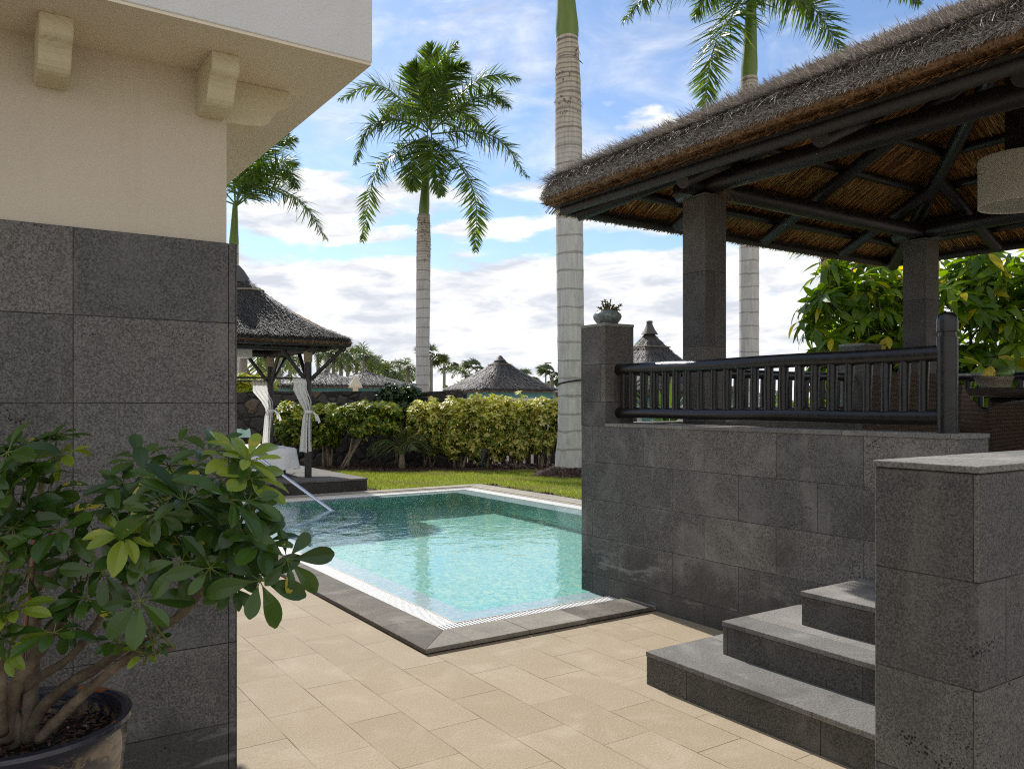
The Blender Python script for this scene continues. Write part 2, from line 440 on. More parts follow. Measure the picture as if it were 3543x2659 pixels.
gx = rng.uniform(5.9, 15.4, N); gy = rng.uniform(5.2, 19., N); g_ok = lawn_mask(gx+rng.normal(0, .04, N), gy+rng.normal(0, .04, N))
gx, gy = gx[g_ok], gy[g_ok]; N = len(gx)
ang = rng.uniform(0, 2*PI, N); h = rng.uniform(.022, .055, N)
patch = np.sin(gx*2.3)*np.sin(gy*1.9+gx)
h *= 1+.25*patch
lean = rng.uniform(.1, .9, N)
B = np.stack([gx, gy, np.full(N, -.006)], 1); T = B + np.stack([np.cos(ang)*h*lean, np.sin(ang)*h*lean, h], 1)
w = np.stack([-np.sin(ang), np.cos(ang), np.zeros(N)], 1)*rng.uniform(.003, .006, N)[:, None]
V = np.stack([B-w, B+w, T], 1).reshape(-1, 3)
GRASS = m_leaf('grass blades', (.15,.215,.018), (.31,.345,.04), (.50,.44,.13), .2, .45, .5, (1.2,1.3,.6))
# dry, worn patches in the turf: those blades are straw coloured
dry = (np.sin(gx*3.1+1.3*np.sin(gy*2.2))+np.sin(gy*3.7+gx)+rng.normal(0, .55, N)) > 1.35
V3 = V.reshape(-1, 3, 3)
tag(MB().add(V3[~dry].reshape(-1, 3), np.arange((~dry).sum()*3).reshape(-1, 3)).build('grass', GRASS), kind='stuff')
DRYG = m_leaf('dry grass blades', (.20,.20,.05), (.40,.34,.13), None, .1, .4, .5, (1.1,1.1,.7))
tag(MB().add(V3[dry].reshape(-1, 3), np.arange(dry.sum()*3).reshape(-1, 3)).build('dry_grass', DRYG), kind='stuff')

# beyond the garden: pale plaza
k = NT('plaza paving'); P_ = k.pos()
plaza_m = k.set(k.mix(k.rng(k.noise(P_, 1.3, 5), .3, .7), (.42,.37,.31), (.52,.47,.41)), .9)
a, b, c, d = [cw(*q, -.03) for q in ((-30, 21.6), (30, 21.6), (30, 60), (-30, 60))]
tag(MB().add([a, b, c, d], np.array([(0,1,2,3)])).build('plaza', plaza_m), kind='structure')

# ------------------------------------------------------------------ swimming pool
DEEP = 1.30
sx0, sx1, sy0, sy1 = 3.015, 6.88, 5.09, 11.95          # inner basin
gx0, gx1, gy0, gy1 = 2.79, 7.20, 4.85, 12.20           # water surface / inner edge of the grate
hx0, hx1, hy0, hy1 = 2.60, 7.45, 4.67, 12.46           # outer edge of the grate
pool = thing('swimming_pool', 'rectangular turquoise mosaic swimming pool with white overflow grate and stone rim', 'swimming pool', (2.287, 4.338, 0))
def m_mosaic(name, c1, c2, c3, arcs=False, wide=.5):
    k = NT(name); p = k.sep(k.pos()); n = k.sep(k.nor()); P = k.pos()
    nx = k.math('GREATER_THAN', k.math('ABSOLUTE', n[0]), .5); nz = k.math('GREATER_THAN', k.math('ABSOLUTE', n[2]), .5)
    br = k.n.new('ShaderNodeTexBrick'); br.offset = 0.
    k.put(br.inputs['Vector'], k.com(k.fmix(nx, p[0], p[1]), k.fmix(nz, p[2], p[1]), 0.))
    k.put(br.inputs['Color1'], (0,0,0)); k.put(br.inputs['Color2'], (1,1,1)); k.put(br.inputs['Mortar'], (.5,.5,.5))
    for a, b in (('Scale', 1.), ('Mortar Size', .002), ('Mortar Smooth', .1), ('Bias', 0.), ('Brick Width', .035), ('Row Height', .035)): br.inputs[a].default_value = b
    t = k.sep(br.outputs[0])[0]
    c = k.mix(k.rng(t, .1, .6), c1, c2); c = k.mix(k.math('GREATER_THAN', t, .78), c, c3)
    cl = k.noise(P, 3.5, 3, .5)
    c = k.mix(k.rng(cl, .4, .65, 0, .3), c, c2)
    if arcs:
        r = k.math('SQRT', k.math('ADD', k.math('POWER', k.math('SUBTRACT', p[0], sx0), 2.), k.math('POWER', k.math('SUBTRACT', p[1], sy1), 2.)))
        band = k.math('LESS_THAN', k.math('FRACT', k.math('DIVIDE', k.math('ADD', r, .03), .50)), .42)
        c = k.mix(k.math('MULTIPLY', band, .9), c, (.06,.26,.40))
    c = k.mix(br.outputs['Fac'], c, (.55,.70,.69))
    return k.set(c, .3, None, .5)
MOS = m_mosaic('pool mosaic', (.10,.47,.43), (.21,.63,.57), (.42,.73,.54))
MOSL = m_mosaic('pool ledge mosaic', (.36,.52,.60), (.45,.60,.66), (.55,.68,.72))
MOSS = m_mosaic('pool step mosaic', (.42,.66,.66), (.55,.76,.74), (.6,.8,.7), True)
mb = MB()
c8 = [(sx0,sy0),(sx1,sy0),(sx1,sy1),(sx0,sy1)]
mb.add([(x,y,-.028) for x, y in c8]+[(x,y,-DEEP) for x, y in c8], np.array([(4,5,6,7),(0,1,5,4),(1,2,6,5),(2,3,7,6),(3,0,4,7)]))
basin = mb.build('basin', MOS, pool)
mb = MB()
frame_sheet(mb, gx0-.01, gx1+.01, gy0-.01, gy1+.01, -.028, (sx0, sx1, sy0, sy1))
ledge = mb.build('ledge', MOSL, pool)
mb = MB(); aa = np.linspace(0, -PI/2, 33)
for q in range(4):
    r0, r1, z = (.70+.50*(q-1) if q else 0.), .70+.50*q, -.25*(q+1)
    if q == 0: r0 = 0.
    ring = lambda r, z: np.stack([sx0+.003+r*np.cos(aa), sy1-.003+r*np.sin(aa), np.full(33, z)], 1)
    mb.grid(np.stack([ring(r0, z), ring(r1, z)]))
    mb.grid(np.stack([ring(r1, z), ring(r1, z-.25)]))
steps_p = mb.build('corner_steps', MOSS, pool)
# overflow grate: white slats over a dark channel
mb = MB(); zt = .006
step = .028
for x in np.arange(hx0, hx1, step):
    for y0, y1 in ((hy0, gy0), (gy1, hy1)):
        lo, hi = y0, y1
        if x < gx0: f = (x-hx0)/(gx0-hx0); (lo, hi) = (y1-(y1-y0)*f-.02, y1) if False else (lo, hi)
        mb.box((x, lo+.006, zt-.02), (x+.017, hi-.006, zt))
for y in np.arange(gy0, gy1, step):
    for x0, x1 in ((hx0, gx0), (gx1, hx1)):
        mb.box((x0+.006, y, zt-.02), (x1-.006, y+.017, zt))
GRATE = m_plain('white grate plastic', (.78,.78,.76), .4, .4, 0, 20, .1, .06)
mb.build('grate', GRATE, pool)
mb = MB(); frame_sheet(mb, hx0-.02, hx1+.02, hy0-.02, hy1+.02, -.075, (gx0, gx1, gy0, gy1))
mb.build('channel', m_plain('channel concrete', (.30,.29,.27), .8), pool)
mb = MB()
for (a, b, c, d) in ((gx0-.007, gx0-.001, gy0, gy1), (gx1+.001, gx1+.007, gy0, gy1)):
    mb.box((a, c, -.07), (b, d, .009))
for (a, b, c, d) in ((gx0-.007, gx1+.007, gy0-.007, gy0-.001), (gx0-.007, gx1+.007, gy1+.001, gy1+.007)):
    mb.box((a, c, -.07), (b, d, .0095))
for (a, b, c, d) in ((hx0-.012, hx0, hy0-.012, hy1+.012), (hx1, hx1+.012, hy0-.012, hy1+.012)):
    mb.box((a, c, -.07), (b, d, .024))
for (a, b, c, d) in ((hx0, hx1, hy0-.012, hy0), (hx0, hx1, hy1, hy1+.012)):
    mb.box((a, c, -.07), (b, d, .0245))
mb.build('trim', m_plain('pale trim', (.62,.56,.45), .6), pool)
# stone rim: mitred slabs
def rim(mb, outer, inner, z0, z1):
    """one mitred side; outer (2 pts) inner (2 pts)"""
    o0, o1 = outer; i0, i1 = inner
    v = [(*o0,z0),(*o1,z0),(*i1,z0),(*i0,z0),(*o0,z1),(*o1,z1),(*i1,z1),(*i0,z1)]
    return mb.add(v, np.array([(3,2,1,0),(4,5,6,7),(0,1,5,4),(1,2,6,5),(2,3,7,6),(3,0,4,7)]))
e = .0125; i0, i1, j0, j1 = hx0-e, hx1+e, hy0-e, hy1+e
g_ = .002
rim(MB(), ((PX0,PY0),(3.04,PY0)), ((i0+g_,j0),(3.04,j0)), .008, .036).build('coping', ST_P, pool, bevel=.003)
rim(MB(), ((3.044,PY0),(3.52,PY0)), ((3.044,j0),(3.52,j0)), .008, .0365).build('coping', ST_P, pool, bevel=.003)
rim(MB(), ((3.524,PY0),(4.13,PY0)), ((3.524,j0),(4.13,j0)), .008, .036).build('coping', ST_PD, pool, bevel=.003)
rim(MB(), ((4.134,PY0),(PX1,PY0)), ((4.134,j0),(i1-g_,j0)), .008, .036).build('coping', ST_P, pool, bevel=.003)
rim(MB(), ((PX0,PY1-g_),(PX0,PY0+g_)), ((i0,j1-g_),(i0,j0+g_)), .006, .034).build('coping', ST_PD, pool, bevel=.004)
rim(MB(), ((PX1,PY0+g_),(PX1,PY1-g_)), ((i1,j0+g_),(i1,j1-g_)), .006, .034).build('coping', ST_P, pool, bevel=.003)
rim(MB(), ((PX1,PY1),(PX0,PY1)), ((i1-g_,j1),(i0+g_,j1)), .008, .036).build('coping', ST_P, pool, bevel=.003)
mb = MB(); frame_sheet(mb, PX0+.012, PX1-.012, PY0+.012, PY1-.012, .006, (hx0-.02, hx1+.02, hy0-.02, hy1+.02))
for a, b, c, d in ((PX0+.012, PX1-.012, PY0+.012, PY0+.03), (PX0+.012, PX0+.03, PY0+.03, PY1-.03), (PX1-.03, PX1-.012, PY0+.03, PY1-.03), (PX0+.012, PX1-.012, PY1-.03, PY1-.012)):
    mb.box((a, c, -.06), (b, d, .005))
mb.build('rim_bed', m_plain('dark bedding', (.03,.027,.024), .9), pool)
# water
k = NT('pool water'); k.n.remove(k.b)
P_ = k.pos()
w1 = k.noise(k.scl(P_, (1., 1., 1.)), 3.2, 2, .5, .4); w2 = k.noise(P_, 11., 2, .5, .3); w3 = k.noise(P_, 27., 2, .5)
hh = k.math('ADD', k.math('ADD', k.math('MULTIPLY', w1, .75), k.math('MULTIPLY', w2, .26)), k.math('MULTIPLY', w3, .09))
g = k.node('ShaderNodeBsdfGlass', {'Color': (.97,1.,.99), 'Roughness': 0., 'IOR': 1.333, 'Normal': k.bump(hh, .17, .04)})
k.l(g, k.out.inputs[0])
mb = MB(); V = np.zeros((2, 2, 3)); V[0, :, 0] = gx0; V[1, :, 0] = gx1; V[:, 0, 1] = gy0; V[:, 1, 1] = gy1; V[..., 2] = .003
water = mb.grid(V).build('water', k.m, smooth=True)
tag(water, kind='structure')
water.cycles.is_caustics_caster = True
for o in (basin, ledge, steps_p): o.cycles.is_caustics_receiver = True
# steel handrail down the corner steps
CHROME = m_plain('brushed steel', (.62,.63,.64), .22, .5, 1.)
rail = thing('pool_handrail', 'slanted stainless steel handrail dipping into the pool water', 'handrail', (3.71, 12.55, .034))
top = np.array([3.71, 12.55, .70]); ent = np.array([4.27, 10.9, 0.]); dr = (ent-top)/np.linalg.norm(ent-top)
pts = [top-(0,0,.66), top-(0,0,.25), top-(0,0,.07), top+dr*.06+(0,0,.0), top+dr*.2, top+dr*.8, ent, ent+dr*.28]
MB().tube(curve(pts[:5], 16).tolist()+[p for p in pts[5:]], .023, 14).build('rail', CHROME, rail, smooth=True)
end = ent+dr*.28
MB().tube([end-(0,0,-.012), end-(0,0,.62)], .023, 14).build('leg', CHROME, rail, smooth=True)
MB().lathe([(0,.018),(.05,.018),(.055,.004),(.055,0)], (3.71, 12.55, .036), 20).build('flange', CHROME, rail, smooth='auto')

# ------------------------------------------------------------------ the house
CREAM = m_plaster('cream render', (.62,.555,.445))
WHITE = m_plaster('white render', (.68,.685,.68))
house = thing('house', 'cream rendered villa corner with dark stone cladding below and flat white overhanging roof', 'house', (.83, 3.184, 0))
MB().box((-6,3.184,0), (.83,6.3,2.735)).build('wall', CREAM, house)
MB().box((-6,3.154,0), (.829,3.182,2.1)).box((.8315,3.154,0), (.861,6.3,2.1)).build('stone_cladding', ST_H, house, bevel=.0015)
rf = MB().box((-6,2.772,2.742), (1.243,6.6,3.6)).build('roof', WHITE, house, bevel=.004)
MB().box((-6,2.776,2.732), (1.239,6.6,2.7425)).build('soffit', m_plaster('soffit render', (.78,.71,.575)), rf)
CORB = m_corbel()
prof = [(0,0),(.225,0),(.228,-.03),(.226,-.062),(.214,-.072),(.196,-.080),(.180,-.092),(.168,-.108),(.160,-.126),(.150,-.142),(.135,-.154),(.120,-.160),(.06,-.166),(0,-.168)]
def corbel(origin, out, side, w):
    mb = MB(); o = np.array(origin, float); out = np.array(out, float); side = np.array(side, float)
    a = np.array([o + out*p + np.array([0,0,z]) for p, z in prof]); b = a + side*w
    n = len(prof)
    mb.add(np.concatenate([a, b]), [list(range(n))[::-1], list(range(n, 2*n))])
    i = np.arange(n); j = (i+1) % n
    mb.f.append(np.stack([i, j, j+n, i+n], 1))
    return mb.build('corbel', CORB, house, bevel=.006)
corbel((.198,3.186,2.733), (0,-1,0), (1,0,0), .097)
corbel((.722,3.186,2.733), (0,-1,0), (1,0,0), .097)
corbel((.828,3.19,2.733), (1.1,0,0), (0,1,0), .10)

# ------------------------------------------------------------------ raised terrace
FL = .875
tag(MB().box((4.447,-1.5,-.04), (8.40,4.898,FL)).box((4.157,-1.5,-.04), (4.446,1.13,FL-.004)).build('terrace_floor', ST_T), kind='structure')
tw = thing('terrace_wall', 'long dark basalt tile wall with thin coping carrying the black log railing', 'wall', (4.155, 2.17, 0))
MB().box((4.155,2.17,-.02), (4.445,5.195,1.317)).build('wall', ST, tw, bevel=.002)
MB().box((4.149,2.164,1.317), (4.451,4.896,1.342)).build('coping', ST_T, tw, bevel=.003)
pl = thing('stone_pillar', 'short square basalt pillar topped by the glazed succulent bowl', 'pillar', (4.302, 5.047, 1.317))
MB().box((4.153,4.897,1.3175), (4.447,5.197,2.10)).build('shaft', m_stone('basalt pillar', (.125,.118,.108), tw=.7, th=.295, ox=3.9, oy=4.6, oz=.33, stain=.9, pits=.4), pl, bevel=.002)
MB().box((4.150,4.894,2.1005), (4.450,5.200,2.124)).build('cap', ST_T, pl, bevel=.002)
fw = thing('terrace_wall', 'low basalt wall along the far side of the roofed terrace, under the second log railing', 'wall', (6.5, 5.05, 0))
MB().box((4.447,4.90,-.02), (8.40,5.19,1.317)).build('wall', ST, fw)
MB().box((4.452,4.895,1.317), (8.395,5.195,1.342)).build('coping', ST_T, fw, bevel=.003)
ew = thing('terrace_wall', 'low basalt wall behind the fruit basket under the leafy trees', 'wall', (8.55, 2., 0))
MB().box((8.402,-1.5,-.02), (8.69,5.19,1.317)).build('wall', ST, ew)
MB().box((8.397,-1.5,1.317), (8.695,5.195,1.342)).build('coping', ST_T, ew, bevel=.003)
p2 = thing('stone_pillar', 'short square basalt pillar beside the farther gazebo column', 'pillar', (7.72, 5.04, 1.342))
MB().box((7.57,4.9,1.3425), (7.86,5.19,2.08)).build('shaft', ST_C, p2, bevel=.002)
MB().box((7.567,4.897,2.0805), (7.863,5.193,2.105)).build('cap', ST_T, p2, bevel=.002)
# pyramid-cornered steps
stp = thing('stone_steps', 'dark basalt steps with paler grey treads climbing to the terrace', 'steps', (3.03, 3.24, 0))
RIS = FL/5
for q, (u0, v1) in enumerate(((3.031,3.243),(3.333,2.983),(3.615,2.704),(3.885,2.43))):
    z = RIS*q
    u1 = 4.153
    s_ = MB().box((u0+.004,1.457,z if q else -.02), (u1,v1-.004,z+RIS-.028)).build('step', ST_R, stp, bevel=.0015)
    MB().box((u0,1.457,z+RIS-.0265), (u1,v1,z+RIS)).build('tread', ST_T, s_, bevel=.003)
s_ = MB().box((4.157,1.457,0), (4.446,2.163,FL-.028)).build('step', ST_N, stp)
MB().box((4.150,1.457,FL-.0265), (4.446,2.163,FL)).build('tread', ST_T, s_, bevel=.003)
nw = thing('garden_wall', 'dark basalt flanking wall with flat sunlit grey coping beside the steps', 'wall', (2.29, 1.14, 0))
MB().box((2.294,1.144,-.02), (4.444,1.452,1.307)).build('wall', ST_N, nw, bevel=.004)
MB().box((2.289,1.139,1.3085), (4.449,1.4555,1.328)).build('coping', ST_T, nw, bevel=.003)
# ------------------------------------------------------------------ thatched roofs
def sq(th, p):
    return 1/(np.abs(np.cos(th))**p + np.abs(np.sin(th))**p)**(1/p)

def thatch_part(parent, c, half, z0, z1, thick, g, p=12, nstraw=20000, slen=(.06,.13), sw=.0024, fringe=3000, lift=.12, sides=None, ragged=.02, smin=0., eb=.05, wild=2000, wlen=(.05,.12), jit=.2, mat=None):
    TM = mat or THATCH
    """outer thatch skin + straws; g(s): height fraction along the slope from eave (0) to apex (1)"""
    cx, cy = c
    S = np.linspace(0, 1, 26); TH = np.linspace(0, 2*PI, 193)
    def P(s, th, extra=0.):
        h = half*(1-s)
        r = h*sq(th, p)
        return np.stack([cx+r*np.cos(th), cy+r*np.sin(th), z0+thick+(z1-z0-thick)*g(s)+extra], -1)
    ss, tt = np.meshgrid(S, TH, indexing='ij')
    top = P(ss, tt); top[..., 2] += .012*np.sin(tt*31+ss*9)*np.sin(ss*37)+.010*np.sin(tt*57)
    rr = half*sq(TH, p); hs_ = thick-eb
    def shoulder(q, th):
        """rounded brow of the eave, q 0 (cut edge) .. 1 (start of the slope)"""
        f = 1.004+.003*np.sin(q*PI)-.026*q**1.5; r = half*sq(th, p)*f
        return np.stack([cx+r*np.cos(th), cy+r*np.sin(th), z0+eb+hs_*q], -1)
    brow = np.stack([shoulder(q+0*TH, TH)+np.stack([0*TH, 0*TH, .008*np.sin(TH*83)+.006*np.sin(TH*47)], -1) for q in (0., .25, .5, .75)])
    roof = MB().grid(np.concatenate([brow, top]))
    roof = roof.build('thatch', TM, parent, smooth=True)
    # eave face and underside
    lip = MB()
    e = []
    for f, zz in ((1.002, z0+eb+.012), (1.002, z0+eb*.5), (.994, z0+eb*.1), (.965, z0)):
        e.append(np.stack([cx+rr*f*np.cos(TH), cy+rr*f*np.sin(TH), np.full(len(TH), zz)], -1))
    lip.grid(np.array(e[::-1]))
    # stubble of cut ends
    n = fringe
    th = rng.uniform(0, 2*PI, n)
    # uniform along the perimeter
    q = rng.uniform(-1, 1, n); sd = rng.integers(0, 4, n)
    xy = np.where((sd % 2 == 0)[:, None], np.stack([np.where(sd == 0, 1, -1), q], 1), np.stack([q, np.where(sd == 1, 1, -1)], 1))
    th = np.arctan2(xy[:, 1], xy[:, 0])
    f = rng.uniform(.955, 1.0, n); zf = (f-.955)/.045
    r = half*sq(th, p)*f
    B = np.stack([cx+r*np.cos(th), cy+r*np.sin(th), z0+eb*1.1*zf*rng.uniform(.1, 1, n)], 1)
    out = np.stack([np.cos(th), np.sin(th), -.35+0*th], 1)+rng.normal(0, .25, (n, 3))
    out = nrm(out)*rng.uniform(.02, .05+ragged, n)[:, None]
    sdv = nrm(np.cross(out, rng.normal(0, 1, (n, 3))))*sw*1.3
    lip.ribbons(np.stack([B-out*.4, B+out], 1), np.stack([sdv, sdv*.7], 1))
    lip.build('cut_edge', EDGE, roof)
    # loose straws over the skin
    st = MB()
    n = nstraw
    s = smin+(1-smin)*(1-np.sqrt(rng.uniform(0, 1, n)))
    q = rng.uniform(-1, 1, n); sd = rng.choice(4, n, p=sides or [.25]*4)
    xy = np.where((sd % 2 == 0)[:, None], np.stack([np.where(sd == 0, 1, -1), q], 1), np.stack([q, np.where(sd == 1, 1, -1)], 1))
    th = np.arctan2(xy[:, 1], xy[:, 0])
    A = P(s, th); A2 = P(np.clip(s-.02, -.05, 1), th)
    rad = nrm(A2-A)
    fd = np.where((sd % 2 == 0)[:, None], np.stack([np.where(sd == 0, 1., -1.), 0*q, 0*q], 1), np.stack([0*q, np.where(sd == 1, 1., -1.), 0*q], 1))
    sl = rad[:, 2]/np.maximum(np.linalg.norm(rad[:, :2], axis=1), .1)
    fdn = nrm(np.concatenate([fd[:, :2], sl[:, None]], 1))
    D = nrm(rad*.35+fdn*.65+rng.normal(0, jit, (n, 3)))
    side = nrm(np.stack([-fd[:, 1], fd[:, 0], 0*q], 1)); NRM = nrm(np.cross(side, fdn)); NRM *= np.sign(NRM[:, 2])[:, None]
    L = rng.uniform(slen[0], slen[1], n)
    lf = np.abs(rng.normal(0, lift, n))
    C0 = A+NRM*.002; C1 = A+D*(L*.55)[:, None]+NRM*(L*lf*.5+.006)[:, None]; C2 = A+D*L[:, None]+NRM*(L*lf*1.2+.004)[:, None]-np.array([0,0,1.])*(L*lf*.3)[:, None]
    W = nrm(np.cross(D, NRM))*(sw*rng.uniform(.6, 1.4, n))[:, None]
    st.ribbons(np.stack([C0, C1, C2], 1), np.stack([W, W, W*.35], 1))
    # brow straws
    m = max(fringe, 200)*3
    q = rng.uniform(-1, 1, m); sd = rng.choice(4, m, p=sides or [.25]*4)
    xy = np.where((sd % 2 == 0)[:, None], np.stack([np.where(sd == 0, 1, -1), q], 1), np.stack([q, np.where(sd == 1, 1, -1)], 1))
    th = np.arctan2(xy[:, 1], xy[:, 0]); A = shoulder(rng.uniform(.0, 1.05, m), th)
    fo = np.where((sd % 2 == 0)[:, None], np.stack([np.where(sd == 0, 1., -1.), 0*q, 0*q], 1), np.stack([0*q, np.where(sd == 1, 1., -1.), 0*q], 1))
    dd = nrm(fo*.7-np.array([0,0,.45])+rng.normal(0, .4, (m, 3))); L = rng.uniform(.03, .09, m)*(slen[1]/.13)
    W = nrm(np.cross(dd, fo+rng.normal(0, .3, (m, 3))))*(sw*rng.uniform(.5, 1.0, m))[:, None]
    st.ribbons(np.stack([A-dd*(L*.5)[:, None]+fo*.004, A+fo*.012, A+dd*(L*.5)[:, None]+fo*.006], 1), np.stack([W, W, W*.5], 1))
    # wild ends on the hips
    m = wild
    hs = rng.uniform(smin, .97, m); kk = rng.integers(0, 4, m); thh = PI/4+kk*PI/2+rng.normal(0, .03, m)
    A = P(hs, thh)
    dd = nrm(np.stack([np.cos(thh), np.sin(thh), -.25+0*thh], 1)+rng.normal(0, .45, (m, 3))+np.array([0,0,.25]))
    L = rng.uniform(wlen[0], wlen[1], m)
    W = nrm(np.cross(dd, rng.normal(0, 1, (m, 3))))*sw
    st.ribbons(np.stack([A-dd*.01, A+dd*(L*.5)[:, None], A+dd*L[:, None]-np.array([0,0,1.])*(L*.12)[:, None]], 1), np.stack([W, W*.9, W*.3], 1))
    st.build('loose_straw', TM, roof)
    return roof, P

# ------------------------------------------------------------------ gazebo over the terrace
GX, GY, GH = 6.60, 3.10, 2.57
gz = thing('thatched_gazebo', 'large square gazebo with black log rafters, stone columns and shaggy grey thatch over the terrace', 'gazebo', (GX, GY, FL))
UND = lambda dist: 3.17+(2.5-dist)*.477                 # underside of the thatch
roof, GP = thatch_part(gz, (GX, GY), GH, 3.17, 4.62, .175, lambda s: s, p=26, nstraw=150000, slen=(.05,.14), sw=.0026, fringe=16000, lift=.12, sides=[.05,.12,.68,.15], ragged=.0, eb=.045, wild=420, wlen=(.07,.2), jit=.3)
# golden reeds under the roof
mb = MB()
a4 = [(GX-GH+.03,GY-GH+.03),(GX+GH-.03,GY-GH+.03),(GX+GH-.03,GY+GH-.03),(GX-GH+.03,GY+GH-.03)]
apx = (GX, GY, UND(0)+.02)
mb.add([(*q, 3.185) for q in a4]+[apx], [[1,0,4],[2,1,4],[3,2,4],[0,3,4]])
n = 26000
sd = rng.choice(4, n, p=[.3,.4,.2,.1]); dist = 2.5*np.sqrt(rng.uniform(.0, .99, n)); q = rng.uniform(-1, 1, n)
fd = np.array([(1,0),(0,1),(-1,0),(0,-1)])[sd]; sdir = np.stack([-fd[:, 1], fd[:, 0]], 1)
A = np.zeros((n, 3)); A[:, :2] = np.array([GX, GY])+fd*dist[:, None]+sdir*(dist*q)[:, None]; A[:, 2] = UND(dist)-.004
D = nrm(np.concatenate([fd, np.full((n, 1), -.477)], 1)+rng.normal(0, .05, (n, 3)))
L = rng.uniform(.12, .4, n); L = np.minimum(L, (2.55-dist)*1.1+.03)
W = np.concatenate([sdir, np.zeros((n, 1))], 1)*rng.uniform(.0025, .006, n)[:, None]
mb.ribbons(np.stack([A, A+D*L[:, None]-np.array([0,0,.008])], 1), np.stack([W, W*.8], 1))
mb.build('reed_lining', REED, roof)
# ridge cap
mb = MB(); mb.lathe([(.42,4.36),(.36,4.44),(.22,4.54),(.10,4.62),(.03,4.655),(0,4.66)], (GX, GY, 0), 28)
mb.build('ridge_cap', THATCH, roof, smooth=True)
# columns
cxy = [(5.01,4.67),(8.19,4.67),(5.01,1.53),(8.19,1.53)]
for (x, y) in cxy:
    MB().box((x-.122,y-.122,FL+.001), (x+.122,y+.122,3.172)).build('stone_column', ST_C, gz, bevel=.0025)
# ring beams
R_ = .078
for a, b in (((4.80,4.67,3.252),(8.45,4.67,3.252)), ((4.80,1.53,3.252),(8.45,1.53,3.252))):
    MB().tube(np.linspace(a, b, 14), R_, 18, wob=.03).build('beam', WOOD, gz, smooth='auto')
for a, b in (((5.01,1.25,3.262),(5.01,4.95,3.262)), ((8.19,1.25,3.262),(8.19,4.95,3.262))):
    MB().tube(np.linspace(a, b, 14), R_, 18, wob=.03).build('beam', WOOD, gz, smooth='auto')
# rafters: hips and jacks
RAF = lambda dist: UND(dist)-.165
for sx in (-1, 1):
    for sy in (-1, 1):
        pts = [(GX+sx*d, GY+sy*d, RAF(d)-.01) for d in np.linspace(2.32, .05, 12)]
        mb = MB()
        P_ = np.array(pts); up = np.array([0,0,1.]); sv = nrm(np.array([-sy*1., sx*1., 0]))
        MB().tube(pts, .062, 14, wob=.03).build('rafter', WOOD, gz, smooth='auto')
jack = {0:(-1.15,0.,1.15), 1:(-1.2,0.,1.27)}
for ax in (0, 1):
    for sg in (-1, 1):
        for off in jack[1-ax if ax else 0] if ax == 0 else jack[1]:
            d0 = max(abs(off), .06)
            pts = [((GX+sg*d, GY+off) if ax == 0 else (GX+off, GY+sg*d))+(RAF(d)-.005,) for d in np.linspace(2.27, d0, 10)]
            MB().tube(pts, .06, 14, wob=.03).build('rafter', WOOD, gz, smooth='auto')
# purlins, eave poles and boards
for d, r in ((.55,.038),(1.0,.04),(1.42,.04),(1.86,.04),(2.14,.04),(2.40,.036)):
    z = UND(d)-.062
    if d > 2.3: z = 3.115
    for a, b in (((-d,-d),(d,-d)),((d,-d),(d,d)),((d,d),(-d,d)),((-d,d),(-d,-d))):
        pts = np.linspace((GX+a[0],GY+a[1],z), (GX+b[0],GY+b[1],z), 8)
        MB().tube(pts, r, 12, wob=.03).build('eave_pole' if d > 2.3 else 'purlin', WOODW if d > 2.3 else WOOD, gz, smooth='auto')
d = 2.435
for a, b in (((-d,-d),(d,-.0)),):
    pass
MB().box((GX-d-.02,GY-d,3.142), (GX-d+.01,GY+d,3.235)).build('fascia_board', WOODW, gz)
MB().box((GX+d-.01,GY-d,3.142), (GX+d+.02,GY+d,3.235)).build('fascia_board', WOODW, gz)
MB().box((GX-d+.012,GY+d-.01,3.142), (GX+d-.012,GY+d+.02,3.232)).build('fascia_board', WOODW, gz)
MB().box((GX-d+.012,GY-d-.02,3.142), (GX+d-.012,GY-d+.01,3.232)).build('fascia_board', WOODW, gz)
# dry grass tuft (old nest) on the column head
mb = MB(); n = 60
B = np.tile((5.09,4.60,3.176), (n, 1))+rng.normal(0, .03, (n, 3))*(1,1,.1)
for b in B:
    v = nrm(rng.normal(0, 1, 3)*(1,1,.5)+(.3,-.3,.1)); L = random.uniform(.05, .16)
    mb.tube(curve([b, b+v*L*.5+(0,0,.03), b+v*L+(0,0,-.05*random.random()*2)], 6), .0016, 4, False)
mb.build('straw_tuft', m_plain('dry straw', (.30,.22,.13), .8), gz)
# hanging lamp
LC = at(2205, 392, 6.0)
lamp = thing('pendant_lamp', 'cream drum shade lamp hanging under the terrace gazebo roof', 'lamp', LC)
k = NT('lamp fabric'); k.set((.92,.90,.84,1), .8)
tr = k.node('ShaderNodeBsdfTranslucent', {'Color': (.95,.92,.84)}); mx = k.n.new('ShaderNodeMixShader'); mx.inputs[0].default_value = .45
k.l(k.b.outputs[0], mx.inputs[1]); k.l(tr, mx.inputs[2]); k.l(mx.outputs[0], k.out.inputs[0])
rL, hL = .276, .176
MB().lathe([(rL-.004,-hL+.012),(rL,-hL),(rL,hL),(rL-.006,hL),(rL-.006,-hL+.02)], LC, 48).build('lamp_shade', k.m, lamp, smooth='auto')
MB().lathe([(0,-hL+.014),(rL-.007,-hL+.014),(rL-.007,-hL+.010),(0,-hL+.010)], LC, 48).build('diffuser', k.m, lamp, smooth='auto')
MB().lathe([(0,hL-.02),(rL-.008,hL-.02),(rL-.008,hL-.024),(0,hL-.024)], LC, 48).build('top_plate', k.m, lamp, smooth='auto')
MB().box((LC[0]-.075,LC[1]-.075,LC[2]+hL-.018), (LC[0]+.075,LC[1]+.075,4.0)).build('hanger_post', WOOD, lamp)

